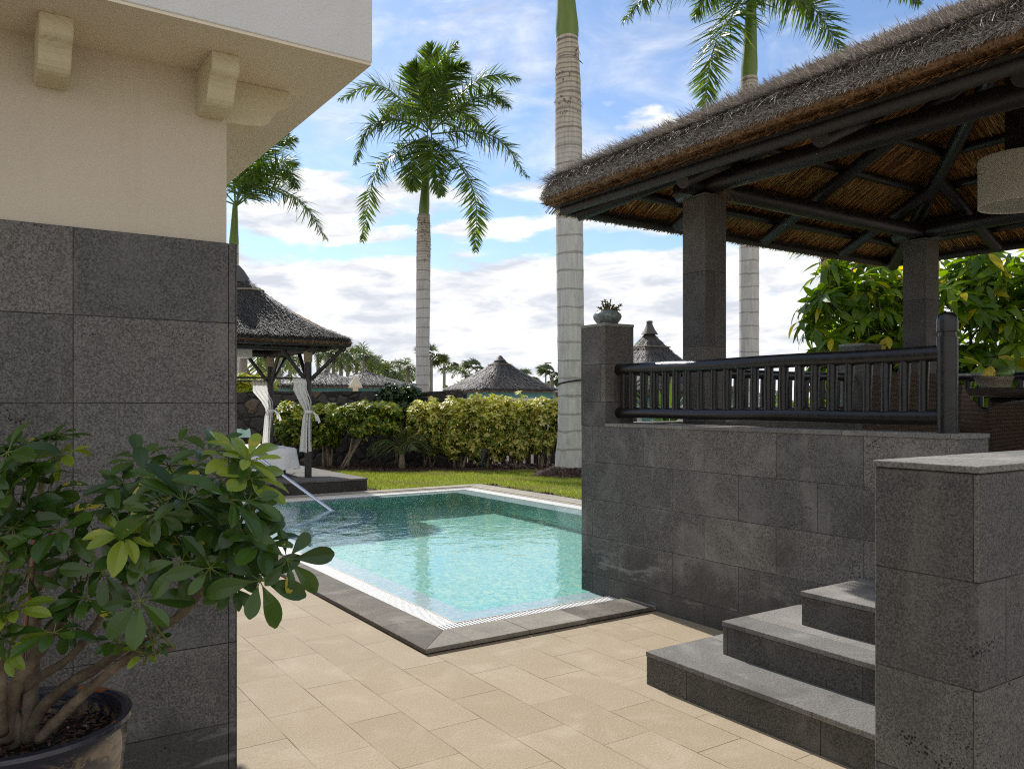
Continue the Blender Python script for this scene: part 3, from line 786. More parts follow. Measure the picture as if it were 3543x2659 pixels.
# ------------------------------------------------------------------ log railings
def railing(name_label, a, b, posts, offs, z=(1.762,1.424), newel=None, thin=1.):
    a = np.array(a, float); b = np.array(b, float); L = np.linalg.norm(b-a); u = (b-a)/L
    t = thing('log_railing', name_label, 'railing', (*((a+b)/2), 1.342))
    for nm, zz, r in (('top_rail', z[0], .043), ('bottom_rail', z[1], .040)):
        pts = [(*(a+u*q), zz+.003*math.sin(q*5)) for q in np.linspace(0, L, 16)]
        MB().tube(pts, r, 20, wob=.02).build(nm, RAILM, t, smooth='auto')
    for o in offs:
        p = a+u*o; r = .0285*random.uniform(.92, 1.1)
        MB().tube([(*p, z[1]+.03), (*p, (z[0]+z[1])/2), (*(p+u*.004), z[0]-.03)], [r, r*1.03, r*.98], 12, wob=.06).build('baluster', RAILM, t, smooth='auto')
    if newel is not None:
        x, y = newel
        MB().lathe([(.052,1.3425-1.342),(.0515,.505),(.0425,.507),(.0425,.530),(.0515,.532),(.052,.585),(.047,.612),(.034,.628),(.016,.635),(0,.637)], (x, y, 1.342), 28).build('newel_post', RAILM, t, smooth='auto')
    return t
RAILM = m_wood('varnished black log', (.008,.0075,.0075), .30, .8)
bal = [4.837,4.736,4.617,4.502,4.385,4.271,4.153,4.032,3.908,3.795,3.682,3.565,3.453,3.339,3.221,3.108,2.990,2.877,2.761,2.650,2.540,2.432]
railing('varnished black log railing on the long wall, ending in a domed round post', (4.29,4.90), (4.29,2.33), None, [4.90-v for v in bal], newel=(4.29,2.303))
railing('black log railing between the two stone columns on the far side of the terrace', (4.46,5.05), (7.56,5.05), None, np.arange(.12, 3.05, .125))
railing('black log railing behind the fruit basket', (8.55,5.0), (8.55,.5), None, np.arange(.12, 4.4, .125))
# ------------------------------------------------------------------ things on the terrace
WICK = m_wicker('dark woven resin'); WICKB = m_wicker('brown woven resin', (.02,.012,.008), (.15,.09,.05))
tb = thing('wicker_table', 'dark brown woven dining table carrying the fruit basket', 'table', (6.9, 2.6, FL))
MB().box((6.28,1.85,1.550), (7.55,3.32,1.612)).build('table_top', WICK, tb, bevel=.02)
MB().box((6.45,2.0,FL+.002), (7.4,3.17,1.545)).build('pedestal', WICK, tb, bevel=.04)
def wicker_chair(label, x, y, rz, hz=.80):
    """armchair facing local -y"""
    t = thing('wicker_armchair', label, 'armchair', (x, y, FL), 'woven armchairs at the terrace table')
    c, s = math.cos(rz), math.sin(rz)
    R = lambda V: np.stack([x+c*V[..., 0]-s*V[..., 1], y+s*V[..., 0]+c*V[..., 1], V[..., 2]+FL], -1)
    def slab(f, nm, th=.05, na=14, nb=10):
        a, b = np.meshgrid(np.linspace(0, 1, na), np.linspace(0, 1, nb), indexing='ij')
        V = f(a, b); dx = np.gradient(V, axis=0); dy = np.gradient(V, axis=1); n = nrm(np.cross(dx, dy))
        A = V+n*th/2; B = V-n*th/2
        mb = MB().grid(R(A)).grid(R(B[:, ::-1]))
        for E_ in ((A[0], B[0]), (B[-1], A[-1]), (B[:, 0], A[:, 0]), (A[:, -1], B[:, -1])): mb.grid(R(np.stack(E_)))
        return mb.build(nm, WICKB, t, smooth='auto')
    hb = lambda a: hz-.05*np.abs(2*a-1)**4
    slab(lambda a, b: np.stack([(a-.5)*.60*(1+.06*b), .27+.07*b-.05*(2*a-1)**2, .10+b*(hb(a)-.10)], -1), 'backrest')
    for sg in (-1, 1):
        slab(lambda a, b: np.stack([sg*(.30+.035*b+0*a), .27-.55*a*(1-.1*b), .05+b*(.56-.08*a)*(hz/.83)+.14*b*(1-a)**3*(hz/.83)**2], -1), 'arm', .06)
    slab(lambda a, b: np.stack([(a-.5)*.56, .26-.54*b, .40+0*a], -1), 'seat', .08)
    slab(lambda a, b: np.stack([(a-.5)*.56, -.27+0*a, .05+.34*b], -1), 'front_panel', .03)
    return t
wicker_chair('brown woven armchair seen through the balusters beside the domed post', 5.68, 3.17, PI/2, .83)
wicker_chair('brown woven armchair tucked under the table below the fruit basket', 5.68, 2.30, PI/2, .64)
BK = np.array([6.47, 3.12, 1.613])
bk = thing('fruit_basket', 'straw woven tapered basket of fruit on the wicker table', 'basket', BK)
k = NT('seagrass'); P_ = k.obj(); w_ = k.n.new('ShaderNodeTexWave'); w_.bands_direction = 'Z'; w_.inputs['Scale'].default_value = 38; w_.inputs['Distortion'].default_value = 3.; k.l(P_, w_.inputs[0])
sg_ = k.set(k.mix(w_.outputs[1], (.24,.19,.12), (.50,.43,.31)), .7, k.bump(w_.outputs[1], .8, .006), .3)
MB().lathe([(0,.004),(.090,.0),(.096,.008),(.115,.042),(.134,.082),(.139,.086),(.133,.088),(.127,.082),(.108,.042),(.088,.012),(0,.010)], BK, 28).build('bowl', sg_, bk, smooth='auto')
BAN = m_plain('banana skin', (.62,.47,.06), .5, .4, 0, 12, .1, .25)
bn = thing('banana_bunch', 'bunch of speckled yellow bananas in the straw basket', 'bananas', BK+(-.06,.05,.12))
EXB = np.array([CY, -SY, 0]); FWB = np.array([SY, CY, 0])
for q in range(5):
    o = BK+EXB*(-.098+.021*q)-FWB*(.035+.012*math.sin(q))+(0,0,.082); cr = BK+EXB*-.045-FWB*.02+(0,0,.150+.004*q)
    pts = [cr, cr*.55+o*.45+(0,0,.012)-EXB*.010-FWB*.018, o-EXB*.004-FWB*.022+(0,0,.012), o+(0,0,-.022)-FWB*.010]
    MB().tube(curve(pts, 12), [.004,.008,.0125,.0155,.0165,.017,.017,.0165,.015,.012,.008,.003], 8).build('banana', BAN, bn, smooth=True)
MAN = m_plain('green mango skin', (.12,.20,.045), .35, .5, 0, 6, .05, .5)
def mango(label, o, a, s_):
    prof = [(0,-.075),(.02,-.071),(.038,-.055),(.047,-.03),(.050,0),(.046,.03),(.034,.057),(.018,.072),(0,.077)]
    mb = MB(); mb.lathe(prof, (0,0,0), 18)
    V = mb.v[0]*s_; V = np.stack([V[:, 2], V[:, 0], V[:, 1]*.9], 1)
    c, s = math.cos(a), math.sin(a); V = np.stack([V[:, 0]*c-V[:, 1]*s, V[:, 0]*s+V[:, 1]*c, V[:, 2]], 1)+o
    m2 = MB(); m2.add(V, mb.f[0]); tag(m2.build('mango', MAN, loc=o, smooth=True), label, 'mango', 'green mangoes in the basket')
mango('smaller green mango lying in front in the straw basket', BK+EXB*.025-FWB*.06+(0,0,.105), -.75, .74)
mango('bigger green mango resting highest in the straw basket', BK+EXB*.082-FWB*.01+(0,0,.118), -.45, .88)
pn = thing('pineapple', 'brown pineapple with dry spiky crown at the back of the fruit basket', 'pineapple', BK+(.055,.03,.13))
k = NT('pineapple skin'); k.set(k.mix(k.vor(k.obj(), 55.), (.20,.10,.04), (.06,.03,.015)), .7, k.bump(k.vor(k.obj(), 55.), .8, .01))
MB().lathe([(0,0),(.026,.005),(.036,.03),(.036,.06),(.026,.085),(0,.09)], BK+EXB*.02+FWB*.05+(0,0,.055), 18).build('fruit_body', k.m, pn, smooth=True)
mb = MB(); n = 34
a = rng.uniform(0, 2*PI, n); e = rng.uniform(.3, 1.4, n)
D = np.stack([np.cos(a)*np.cos(e), np.sin(a)*np.cos(e), np.sin(e)], 1)
mb.leaves(np.tile(BK+EXB*.02+FWB*.05+(0,0,.13), (n, 1)), D, np.tile((0,0,1.), (n, 1))+rng.normal(0, .1, (n, 3)), rng.uniform(.04,.075,n), .006, [.8,1,.7,.1], .4)
mb.build('leaf_crown', m_plain('dry leaf', (.20,.14,.09), .7), pn)
# glazed bowl with succulent on the pillar
BC = np.array([4.302, 5.047, 2.1245])
k = NT('speckled glaze'); P_ = k.obj()
gl_ = k.set(k.mix(k.rng(k.noise(P_, 60, 4, .7), .35, .65), (.07,.105,.11), (.25,.31,.31)), .22, None, .5)
mix_b = k.noise(P_, 9, 3); k.put(k.b.inputs['Base Color'], k.mix(k.rng(mix_b, .45, .65, 0, .6), k.b.inputs['Base Color'].links[0].from_socket, (.22,.19,.13)))
bw = thing('glazed_bowl', 'squat blue-grey speckled ceramic bowl standing on the stone pillar', 'planter', BC)
MB().lathe([(0,0),(.068,0),(.080,.008),(.108,.045),(.116,.068),(.110,.088),(.090,.104),(.082,.112),(.080,.116),(.074,.113),(.076,.10),(.0,.098)], BC, 40).build('bowl', gl_, bw, smooth='auto')
MB().lathe([(.0818,.113),(.0822,.117),(.079,.120),(.075,.117),(.075,.113)], BC, 40).build('rim', m_plain('brown glaze', (.11,.05,.025), .35), bw, smooth=True)
su = thing('succulent', 'small bushy green succulent growing out of the glazed bowl', 'plant', BC+(0,0,.1))
mb = MB(); ms = MB()
# directions seen from the pool side: towards (dx) along the frame
ex = np.array([CY, -SY, 0])
tips = [(-.075,.0,.035),(-.045,.0,.085),(-.02,.02,.10),(.0,-.02,.085),(.03,.01,.10),(.055,.0,.055),(.085,.0,.03),(.115,.0,.055),(.02,-.04,.05),(-.04,-.03,.045),(.06,.03,.03),(.095,-.01,.012),(-.01,.03,.06)]
for a_, b_, c_ in tips:
    o = BC+(0,0,.10)+ex*a_*.35; e_ = BC+(0,0,.108+c_)+ex*a_+np.array([SY, CY, 0])*b_
    cc = curve([o, (o+e_)/2+(0,0,.012), e_], 7); ms.tube(cc, .0035, 5)
    n = 26; f = rng.uniform(.35, 1, n); B = np.array([cc[min(6, int(q*6.2))] for q in f])
    D = nrm(rng.normal(0, 1, (n, 3))+nrm(e_-o)*.7)
    mb.leaves(B, D, rng.normal(0, 1, (n, 3)), rng.uniform(.012, .02, n), .0048, [.55,1,.9,.15], .1, .4)
ms.build('stems', m_plain('succulent stem', (.12,.07,.035), .7), su)
mb.build('leaves', m_leaf('succulent leaf', (.05,.085,.025), (.13,.15,.045), (.20,.13,.06), .2, .15), su)

# ------------------------------------------------------------------ garden pavilion with daybed
VX, VY, VH = 4.08, 15.12, 1.67
pv_ = thing('thatched_pavilion', 'black timber daybed pavilion with steep curved grey thatch on a stone plinth by the pool', 'pavilion', (VX, VY, 0))
MB().box((2.2,13.33,-.05), (5.875,16.95,.155)).build('plinth', m_stone('basalt plinth', (.06,.056,.052), tw=1.2, th=3., oz=-2, stain=.6), pv_, bevel=.004)
MB().box((2.19,13.32,.157), (5.885,16.96,.19)).build('plinth_slab', m_stone('plinth slab', (.15,.14,.128), tw=.9, th=9., oz=-2, stain=.3, pits=.3), pv_, bevel=.003)
vr, VP = thatch_part(pv_, (VX, VY), VH, 2.53, 3.93, .10, lambda s: .55*s+.45*s**2.1, p=9, nstraw=60000, slen=(.07,.16), sw=.0042, fringe=5000, lift=.12, sides=[.2,.05,.15,.6], eb=.04, wild=500, wlen=(.04,.10), jit=.12, mat=THATCH_D)
MB().lathe([(.30,3.66),(.26,3.76),(.17,3.90),(.10,3.98),(.06,4.01),(0,4.02)], (VX, VY, 0), 24).build('ridge_cap', THATCH_D, vr, smooth=True)
th = np.linspace(0, 2*PI, 41); rr_ = VH*(1-.74)*sq(th, 9)*1.0+.004
MB().tube(np.stack([VX+rr_*np.cos(th), VY+rr_*np.sin(th), 2.66+1.27*(.55*.74+.45*.74**2.1)+.035+.01*np.sin(th*4)], 1), .016, 6, False).build('rope_band', m_plain('rope', (.26,.21,.14), .8), vr)
mb = MB(); mb.add([(VX+a*(VH-.05),VY+b*(VH-.05),2.545) for a, b in ((-1,-1),(1,-1),(1,1),(-1,1))]+[(VX,VY,3.7)], [[1,0,4],[2,1,4],[3,2,4],[0,3,4]])
mb.build('reed_lining', REED, vr)
posts = [(5.07,14.05),(5.07,16.19),(3.09,14.05),(3.09,16.19)]
ROPE = NT('rope wrap'); P_ = ROPE.obj(); w_ = ROPE.n.new('ShaderNodeTexWave'); w_.bands_direction = 'Z'; w_.inputs['Scale'].default_value = 16.; w_.inputs['Distortion'].default_value = .4; ROPE.l(P_, w_.inputs[0])
ROPE = ROPE.set(ROPE.mix(w_.outputs[1], (.30,.23,.14), (.56,.47,.33)), .8, ROPE.bump(w_.outputs[1], .9, .01))
for x, y in posts:
    po = MB().tube([(x,y,.19),(x,y,1.3),(x,y,2.46)], .062, 18, wob=.02).build('post', WOOD, pv_, smooth='auto')
    MB().lathe([(.064,2.22),(.073,2.225),(.075,2.34),(.078,2.47),(.066,2.475)], (x, y, 0), 20).build('rope_collar', ROPE, po, smooth='auto')
for a, b in (((2.75,14.05,2.475),(5.4,14.05,2.475)), ((2.75,16.19,2.475),(5.4,16.19,2.475)), ((5.07,13.75,2.46),(5.07,16.5,2.46)), ((3.09,13.75,2.46),(3.09,16.5,2.46))):
    MB().tube(np.linspace(a, b, 6), .068, 16, wob=.03).build('beam', WOOD, pv_, smooth='auto')
for sx in (-1, 1):
    for sy in (-1, 1):
        MB().tube([(VX+sx*1.50,VY+sy*1.50,2.44),(VX+sx*.1,VY+sy*.1,3.5)], .06, 12).build('rafter', WOOD, pv_, smooth='auto')
for dx, dy in ((0,-1),(1,0),(0,1),(-1,0)):
    MB().tube([(VX+dx*1.50,VY+dy*1.50,2.46),(VX+dx*.1,VY+dy*.1,3.5)], .062, 14).build('rafter', WOOD, pv_, smooth='auto')
d = 1.55
for a, b in (((-d,-d),(d,-d)),((d,-d),(d,d)),((d,d),(-d,d)),((-d,d),(-d,-d))):
    MB().tube([(VX+a[0],VY+a[1],2.525),(VX+b[0],VY+b[1],2.525)], .05, 12).build('eave_pole', WOOD, pv_, smooth='auto')
for x, y in posts:
    ox = 1 if x > VX else -1; oy = 1 if y > VY else -1
    for ddx, ddy, L_ in ((-ox,0,.46),(0,-oy,.5),(ox*.72,oy*.72,.62)):
        MB().tube([(x+ddx*.06,y+ddy*.06,1.92),(x+ddx*L_,y+ddy*L_,2.43)], .036, 12).build('brace', WOOD, pv_, smooth='auto')
for y in (14.05, 16.19):
    MB().tube([(3.09,y,1.93),(5.07,y,1.93)], .018, 10).build('curtain_rod', WOOD, pv_, smooth='auto')
# curtains
k = NT('white curtain'); nz = k.noise(k.obj(), 40, 3); k.set((.86,.85,.82,1), .85, k.bump(nz, .1, .01))
tr = k.node('ShaderNodeBsdfTranslucent', {'Color': (.8,.79,.76)}); mx = k.n.new('ShaderNodeMixShader'); mx.inputs[0].default_value = .42
k.l(k.b.outputs[0], mx.inputs[1]); k.l(tr, mx.inputs[2]); k.l(mx.outputs[0], k.out.inputs[0]); CLOTH = k.m
def curtain(label, px, y, top_u, tie_u, bot_u, zb, ztie=1.35):
    t = thing('curtain', label, 'curtain', (px-.1, y, 1.9), 'white tied curtains of the daybed pavilion')
    zr = 1.93
    rows = []
    keys = [(zr-.085, top_u[0], top_u[1], .022), (zr-.2, top_u[0]-.01, top_u[1]+.01, .03), (ztie+.18, tie_u[0]-.10, tie_u[1], .045), (ztie, tie_u[0], tie_u[1], .035), (ztie-.12, tie_u[0]-.035, tie_u[1], .04), (zb+.2, bot_u[0]+.02, bot_u[1]-.01, .05), (zb, bot_u[0], bot_u[1], .05)]
    kz = np.array([q[0] for q in keys])[::-1]
    s = np.linspace(0, 1, 56)
    for z in np.linspace(zr-.085, zb, 40):
        u0, u1, am = [np.interp(z, kz, np.array([q[i] for q in keys])[::-1]) for i in (1, 2, 3)]
        zz = z+.012*np.sin(s*9) if z < zb+.05 else z+0*s
        rows.append(np.stack([u0+(u1-u0)*s, y-.075+am*np.sin(s*2*PI*3.2+z*1.3)*.55+.006*np.sin(s*31), zz], -1))
    MB().grid(np.array(rows)).build('panel', CLOTH, t, smooth=True)
    mb = MB()
    for f in np.linspace(.06, .94, 5):
        u = top_u[0]+(top_u[1]-top_u[0])*f
        mb.add([(u-.024,y-.075,zr-.09),(u+.024,y-.075,zr-.09),(u+.02,y-.022,zr+.006),(u-.02,y-.022,zr+.006)], np.array([(0,1,2,3)]))
        mb.add([(u-.014,y-.022,zr+.006),(u+.014,y-.022,zr+.006),(u+.014,y+.022,zr+.006),(u-.014,y+.022,zr+.006)], np.array([(0,1,2,3)]))
    mb.build('tab_loops', CLOTH, t)
    mb = MB(); xx = [tie_u[0]-.01, px-.03, px+.03, px+.075, px+.07, px, tie_u[0]-.01]; yy = [y-.12, y-.13, y-.10, y-.02, y+.07, y+.075, y-.03]
    a = np.stack([xx, yy, np.full(7, ztie+.022)], 1); b = a-(0,0,.05); mb.grid(np.stack([a, b]))
    for dx, dz in ((.06,-.16),(.11,-.20),(.03,.03)):
        o = np.array([px+.07, y-.05, ztie]); e_ = o+np.array([dx, -.03, dz]); w_ = np.array([.018, 0, .012])
        mb.ribbons(np.array([[o, (o+e_)/2+(.015,-.02,.01), e_]]), np.array([[w_*.6, w_, w_*1.2]]))
    mb.build('tie_band', CLOTH, t)
curtain('white curtain knotted with a bow to the nearer pavilion post', 5.07, 14.05, (4.79,5.01), (4.985,5.10), (4.89,5.115), .64)
curtain('white curtain tied flat to the farther pavilion post', 5.07, 16.19, (4.71,4.98), (4.975,5.09), (4.88,5.06), .60)
# daybed
db = thing('daybed', 'low daybed draped with a loose white sheet under the pavilion roof', 'daybed', (4.1, 15.2, .19))
for x in (3.45, 4.75):
    for y in (14.45, 15.95): MB().box((x-.04,y-.04,.191), (x+.04,y+.04,.40)).build('leg', WOOD, db)
MB().box((3.3,14.3,.40), (4.9,16.1,.50)).build('frame', WOOD, db)
s, t_ = np.meshgrid(np.linspace(-1, 1, 60), np.linspace(-1, 1, 60), indexing='ij')
X = 4.1+s*.98; Y = 15.2+t_*1.05
ov = np.maximum(np.abs(s), np.abs(t_)); edge_ = np.clip((ov-.86)/.14, 0, 1)
Z = .70-.02*np.sin(s*3+1)*np.cos(t_*2)-edge_**1.0*(.34+.035*np.sin(np.arctan2(t_, s)*9)+.06*np.cos(np.arctan2(t_, s)*2+2.2))
X = X-.10*np.sign(s)*edge_*np.abs(s)+.018*np.sin(t_*17)*edge_; Y = Y-.10*np.sign(t_)*edge_*np.abs(t_)+.018*np.sin(s*17)*edge_
MB().grid(np.stack([X, Y, Z], -1)).build('sheet', m_plain('white bed linen', (.80,.81,.84), .85, .2, 0, 12, .15, .02), db, smooth=True)
MB().box((3.35,14.36,.505), (4.86,16.05,.66)).build('mattress', m_plain('mattress ticking', (.7,.7,.7), .9), db, bevel=.05)
# hanging square lamp and sun lounger seat of the pavilion
lc = at(520, 762, 14.6)
hl = thing('pendant_lamp', 'white square box lamp hanging beneath the pavilion beam', 'lamp', lc)
MB().box(lc-(.16,.16,.085), lc+(.16,.16,.085)).build('lamp_shade', m_plain('lamp white', (.76,.78,.76), .6), hl, bevel=.006)
MB().tube([lc+(0,0,.085), lc+(0,0,.9)], .008, 6).build('cord', WOOD, hl)
tc = at(522, 938, 13.6)
tw_ = thing('folded_towel', 'pale mint towel hanging over the bed end behind the potted plant', 'towel', tc)
X, Y = np.meshgrid(np.linspace(-.11, .13, 14), np.linspace(0, 1, 12), indexing='ij')
V = tc+np.stack([X, -.07+.14*Y+.02*np.sin(X*30), .10-.45*np.abs(Y-.5)**1.6], -1)
MB().grid(V).build('cloth', m_plain('mint terry', (.42,.58,.53), .9, .2, 0, 60, .4, .08), tw_, smooth=True)
MB().tube([tc+(-.16,0,.085), tc+(.16,0,.085)], .012, 8).build('bar', WOOD, tw_)

# ------------------------------------------------------------------ back wall, fence, spotlight
BD = 20.6
k = NT('lava rubble'); P_ = k.pos()
vd = k.n.new('ShaderNodeTexVoronoi'); vd.feature = 'DISTANCE_TO_EDGE'; vd.inputs['Scale'].default_value = 3.1
wv = k.n.new('ShaderNodeVectorMath'); wv.operation = 'ADD'; k.l(P_, wv.inputs[0]); k.l(k.scl(k.noise(P_, 3., 3, .5, 0., 1), (.22,.22,.22)), wv.inputs[1])
k.l(wv.outputs[0], vd.inputs['Vector'])
vc = k.n.new('ShaderNodeTexVoronoi'); vc.inputs['Scale'].default_value = 3.1; k.l(wv.outputs[0], vc.inputs['Vector'])
t1 = k.sep(vc.outputs[1])[0]; joint = k.rng(vd.outputs[0], .0, .05, 1, 0)
c = k.mix(t1, (.028,.026,.026), (.085,.078,.072)); c = k.mix(k.math('GREATER_THAN', t1, .9), c, (.15,.11,.075))
c = k.mix(k.rng(k.noise(P_, 25, 4, .65), .35, .7, 0, .6), c, (.03,.028,.027)); c = k.mix(joint, c, (.010,.009,.009))
LAVA = k.set(c, .95, k.bump(k.math('ADD', k.rng(vd.outputs[0], 0, .16), k.math('MULTIPLY', k.noise(P_, 25, 4), .4)), .9, .06))
sw_ = thing('stone_wall', 'black lava rubble garden wall behind the pavilion and shrubs', 'wall', cw(-5, BD))
def wall_strip(mb, x0, x1, d, th, z1, n=40, jag=.02):
    xs = np.linspace(x0, x1, n); tp = z1+rng.normal(0, jag, n)
    f = np.array([[cw(x, d, -.05), cw(x, d, tp[i])] for i, x in enumerate(xs)]); b = np.array([[cw(x, d+th, tp[i]), cw(x, d+th, -.05)] for i, x in enumerate(xs)])
    mb.grid(f); mb.grid(b); mb.grid(np.stack([f[:, 1], b[:, 0]], 1)); mb.grid(np.stack([f[0], b[0][::-1]])); mb.grid(np.stack([b[-1][::-1], f[-1]]))
    return mb
wall_strip(MB(), -17., -1.15, BD, .42, 1.79).build('wall', LAVA, sw_)
cap = MB(); wall_strip(cap, -17., -1.15, BD-.02, .46, 1.80, 40, .012)
fe = thing('picket_fence', 'dark timber picket fence behind the variegated hedge', 'fence', cw(.8, BD))
for i, x in enumerate(np.arange(-1.1, 3.2, .205)):
    o = cw(x, BD-.05, -.03); w_ = .135*random.uniform(.85, 1.1)
    MB().obox(o, np.array([CY,-SY,0])*w_, np.array([SY,CY,0])*.03, (0,0,1.62+random.uniform(-.03,.03))).build('picket', WOODW, fe)
for z in (.35, 1.3):
    MB().obox(cw(-1.15, BD-.018, z), np.array([CY,-SY,0])*4.5, np.array([SY,CY,0])*.04, (0,0,.09)).build('cross_bar', WOODW, fe)
sp = cw((1041-CX)/FPX*18.6, 18.6, .0)
sl = thing('garden_spotlight', 'dark garden spotlight tilted up on its stem in front of the hedge', 'spotlight', sp)
DM = m_plain('dark metal', (.022,.026,.034), .4, .5, .3)
ax_ = nrm(cw(.0, 0, 0)*0+np.array([CY*.22+SY*.2, -SY*.22+CY*.2, 1.]))
o_ = sp+(0,0,.12)
MB().tube([o_, o_+ax_*.08, o_+ax_*.15, o_+ax_*.27, o_+ax_*.275, o_+ax_*.33], [.03,.042,.055,.062,.078,.076], 18).build('housing', DM, sl, smooth='auto')
MB().tube([sp-(0,0,.03), o_+ax_*.02], .022, 10).build('stem', DM, sl)
MB().tube([sp+(0,0,.02), sp-np.array([CY,-SY,0])*.1+(0,0,.03), sp-np.array([CY,-SY,0])*.2+(0,0,.0)], .012, 8).build('cable', DM, sl)
MB().obox(o_-np.array([CY,-SY,0])*.05-np.array([SY,CY,0])*.02+(0,0,-.02), np.array([CY,-SY,0])*.1, np.array([SY,CY,0])*.04, (0,0,.05)).build('bracket', DM, sl, bevel=.006)
# ------------------------------------------------------------------ palms
FR = m_leaf('palm leaflet', (.036,.080,.012), (.09,.165,.018), (.16,.23,.025), .2, .42, .34, None)
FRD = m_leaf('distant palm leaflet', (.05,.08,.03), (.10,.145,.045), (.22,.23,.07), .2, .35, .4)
RACH = m_plain('frond stalk', (.10,.16,.035), .65, .25, 0, 9, .1, .2)
SHAFT = NT('crownshaft'); P_ = SHAFT.obj()
SHAFT = SHAFT.set(SHAFT.mix(SHAFT.rng(SHAFT.noise(SHAFT.scl(P_, (6.,6.,.7)), 1.5, 4), .35, .7), (.085,.145,.014), (.15,.21,.026)), .4, None, .5)
def add_frond(lf, rc, path, npair=70, lmax=.7, r0=.03, droop=.4, wid=.025, planes=.5, K=4, t0=.10):
    C = curve(path, 40)
    T = nrm(np.gradient(C, axis=0))
    t = np.linspace(t0, 1, npair)
    for sg in (-1, 1):
        tt = np.clip(t+rng.normal(0, .006, npair), 0, .999); ix = (tt*39)
        i0 = ix.astype(int); f = (ix-i0)[:, None]; i1 = np.minimum(i0+1, 39)
        B = C[i0]*(1-f)+C[i1]*f; Tg = T[i0]
        upv = np.tile((0,0,1.), (npair, 1)); S_ = np.cross(Tg, upv); bad = np.linalg.norm(S_, axis=1) < .25
        S_[bad] = np.cross(Tg[bad], np.array([SY, CY, .1])); S_ = nrm(S_); N_ = nrm(np.cross(S_, Tg)); N_ *= np.where(N_[:, 2:3] < 0, -1, 1)
        pl = rng.normal(.12, planes, npair)
        D = nrm(S_*sg*np.cos(pl)[:, None]+N_*np.sin(pl)[:, None]+Tg*(.45+.75*tt**2)[:, None])
        L = lmax*(np.sin(np.clip((tt*.94+.06), 0, 1)**.75*PI*.93+.12))**.8*rng.uniform(.85, 1.1, npair)
        L = np.maximum(L, .12*lmax)
        lf.leaves(B, D, N_+rng.normal(0, .25, (npair, 3)), L, wid*rng.uniform(.8, 1.15, npair), np.interp(np.linspace(0, 1, K), [0,.2,.55,1], [.45,1,.85,.04]), rng.uniform(.35, 1.15, npair)*droop, .25)
    rc.tube(C, np.linspace(r0, .004, 40), 7, False)
def free_path(base, az, e0, e1, L, n=6):
    P = [np.array(base, float)]; st = L/(n-1)
    for i in range(n-1):
        e = e0+(e1-e0)*((i+.5)/(n-1))**1.1
        P.append(P[-1]+st*np.array([math.cos(az)*math.cos(e), math.sin(az)*math.cos(e), math.sin(e)]))
    return P
def royal_palm(label, base, top, rad, shaft_top, shaft_r, fronds, fray, ring=.34, lmax=.7, npair=70, group='royal palms around the pool'):
    base = np.array(base, float); top = np.array(top, float); st = np.array(shaft_top, float)
    t = thing('palm_tree', label, 'palm tree', base, group)
    n = 60; f = np.linspace(0, 1, n); P = base+(top-base)*f[:, None]
    R = np.interp(f, [q[0] for q in rad], [q[1] for q in rad])*(1+.006*np.sin(f*170))
    MB().tube(P, R, 28, wob=.012).build('trunk', m_trunk('palm trunk', 0, ring, fray), t, smooth='auto')
    f2 = np.linspace(0, 1, 12); P2 = top+(st-top)*f2[:, None]
    cs = MB().tube(P2, np.interp(f2, [0,.06,.15,.3,.6,1], [shaft_r*.97,shaft_r*1.03,shaft_r*1.0,shaft_r*.88,shaft_r*.72,shaft_r*.5]), 22).build('crownshaft', SHAFT, t, smooth='auto')
    lf, rc = MB(), MB()
    for p in fronds: add_frond(lf, rc, p, npair, lmax)
    # spear leaf
    rc.tube([st-(0,0,.4), st+(.02,.02,1.1)], [.03,.006], 6)
    c_ = rc.build('frond_stalks', RACH, t, smooth=True)
    lf.build('crown', FR, t)
    # ragged fibres at the top of the trunk
    mb = MB(); m = 70; zf = rng.uniform(.80, 1, m); a = rng.uniform(0, 2*PI, m)
    rr = np.interp(zf, f, R); B = base+(top-base)*zf[:, None]+np.stack([np.cos(a)*rr, np.sin(a)*rr, 0*a], 1)
    D = np.stack([np.cos(a)*.5, np.sin(a)*.5, -1+0*a], 1)+rng.normal(0, .4, (m, 3))
    mb.leaves(B, D, np.stack([np.cos(a), np.sin(a), 0*a], 1), rng.uniform(.03, .13, m), rng.uniform(.006, .02, m), [1,.8,.2], .2)
    mb.build('fibre_fringe', m_plain('bark fibre', (.16,.12,.085), .9), t)
    return t
def z8(a, b, dd, d0): return at(655.5+.3761*a, .3761*b, d0+dd)
# the slender palm over the far side of the pool (fronds as they grow in the photograph)
FL8 = [[(722,740,0),(735,560,.2),(745,380,.3),(728,255,.2)], [(725,740,0),(765,520,.6),(810,360,.8),(878,250,.9)], [(730,750,0),(880,560,.7),(1050,440,1.),(1240,455,1.1)],
 [(730,760,0),(920,600,-.8),(1080,545,-1.4),(1180,610,-1.7)], [(735,770,0),(960,755,-.4),(1130,810,-.7),(1290,1020,-.8)], [(735,790,0),(880,930,-.9),(985,1130,-1.3),(990,1440,-1.4)],
 [(715,750,0),(590,600,.4),(420,490,.6),(205,570,.7)], [(715,760,0),(540,690,-.6),(380,730,-1.),(295,940,-1.2)], [(715,780,0),(560,860,-.5),(410,1010,-.8),(340,1380,-.9)],
 [(722,790,-.1),(738,840,-.9),(752,950,-1.3),(790,1120,-1.4)], [(715,780,0),(660,860,-.6),(625,960,-.9),(635,1090,-1.)],
 [(718,740,0),(670,560,-.3),(660,440,-.5),(630,365,-.6)], [(722,740,0),(640,640,1.2),(540,610,2.),(450,700,2.4)], [(726,745,0),(820,650,1.2),(930,650,2.),(1020,740,2.3)], [(724,740,0),(790,500,-.4),(850,400,-.7),(930,370,-.9)]]
D2 = 26.
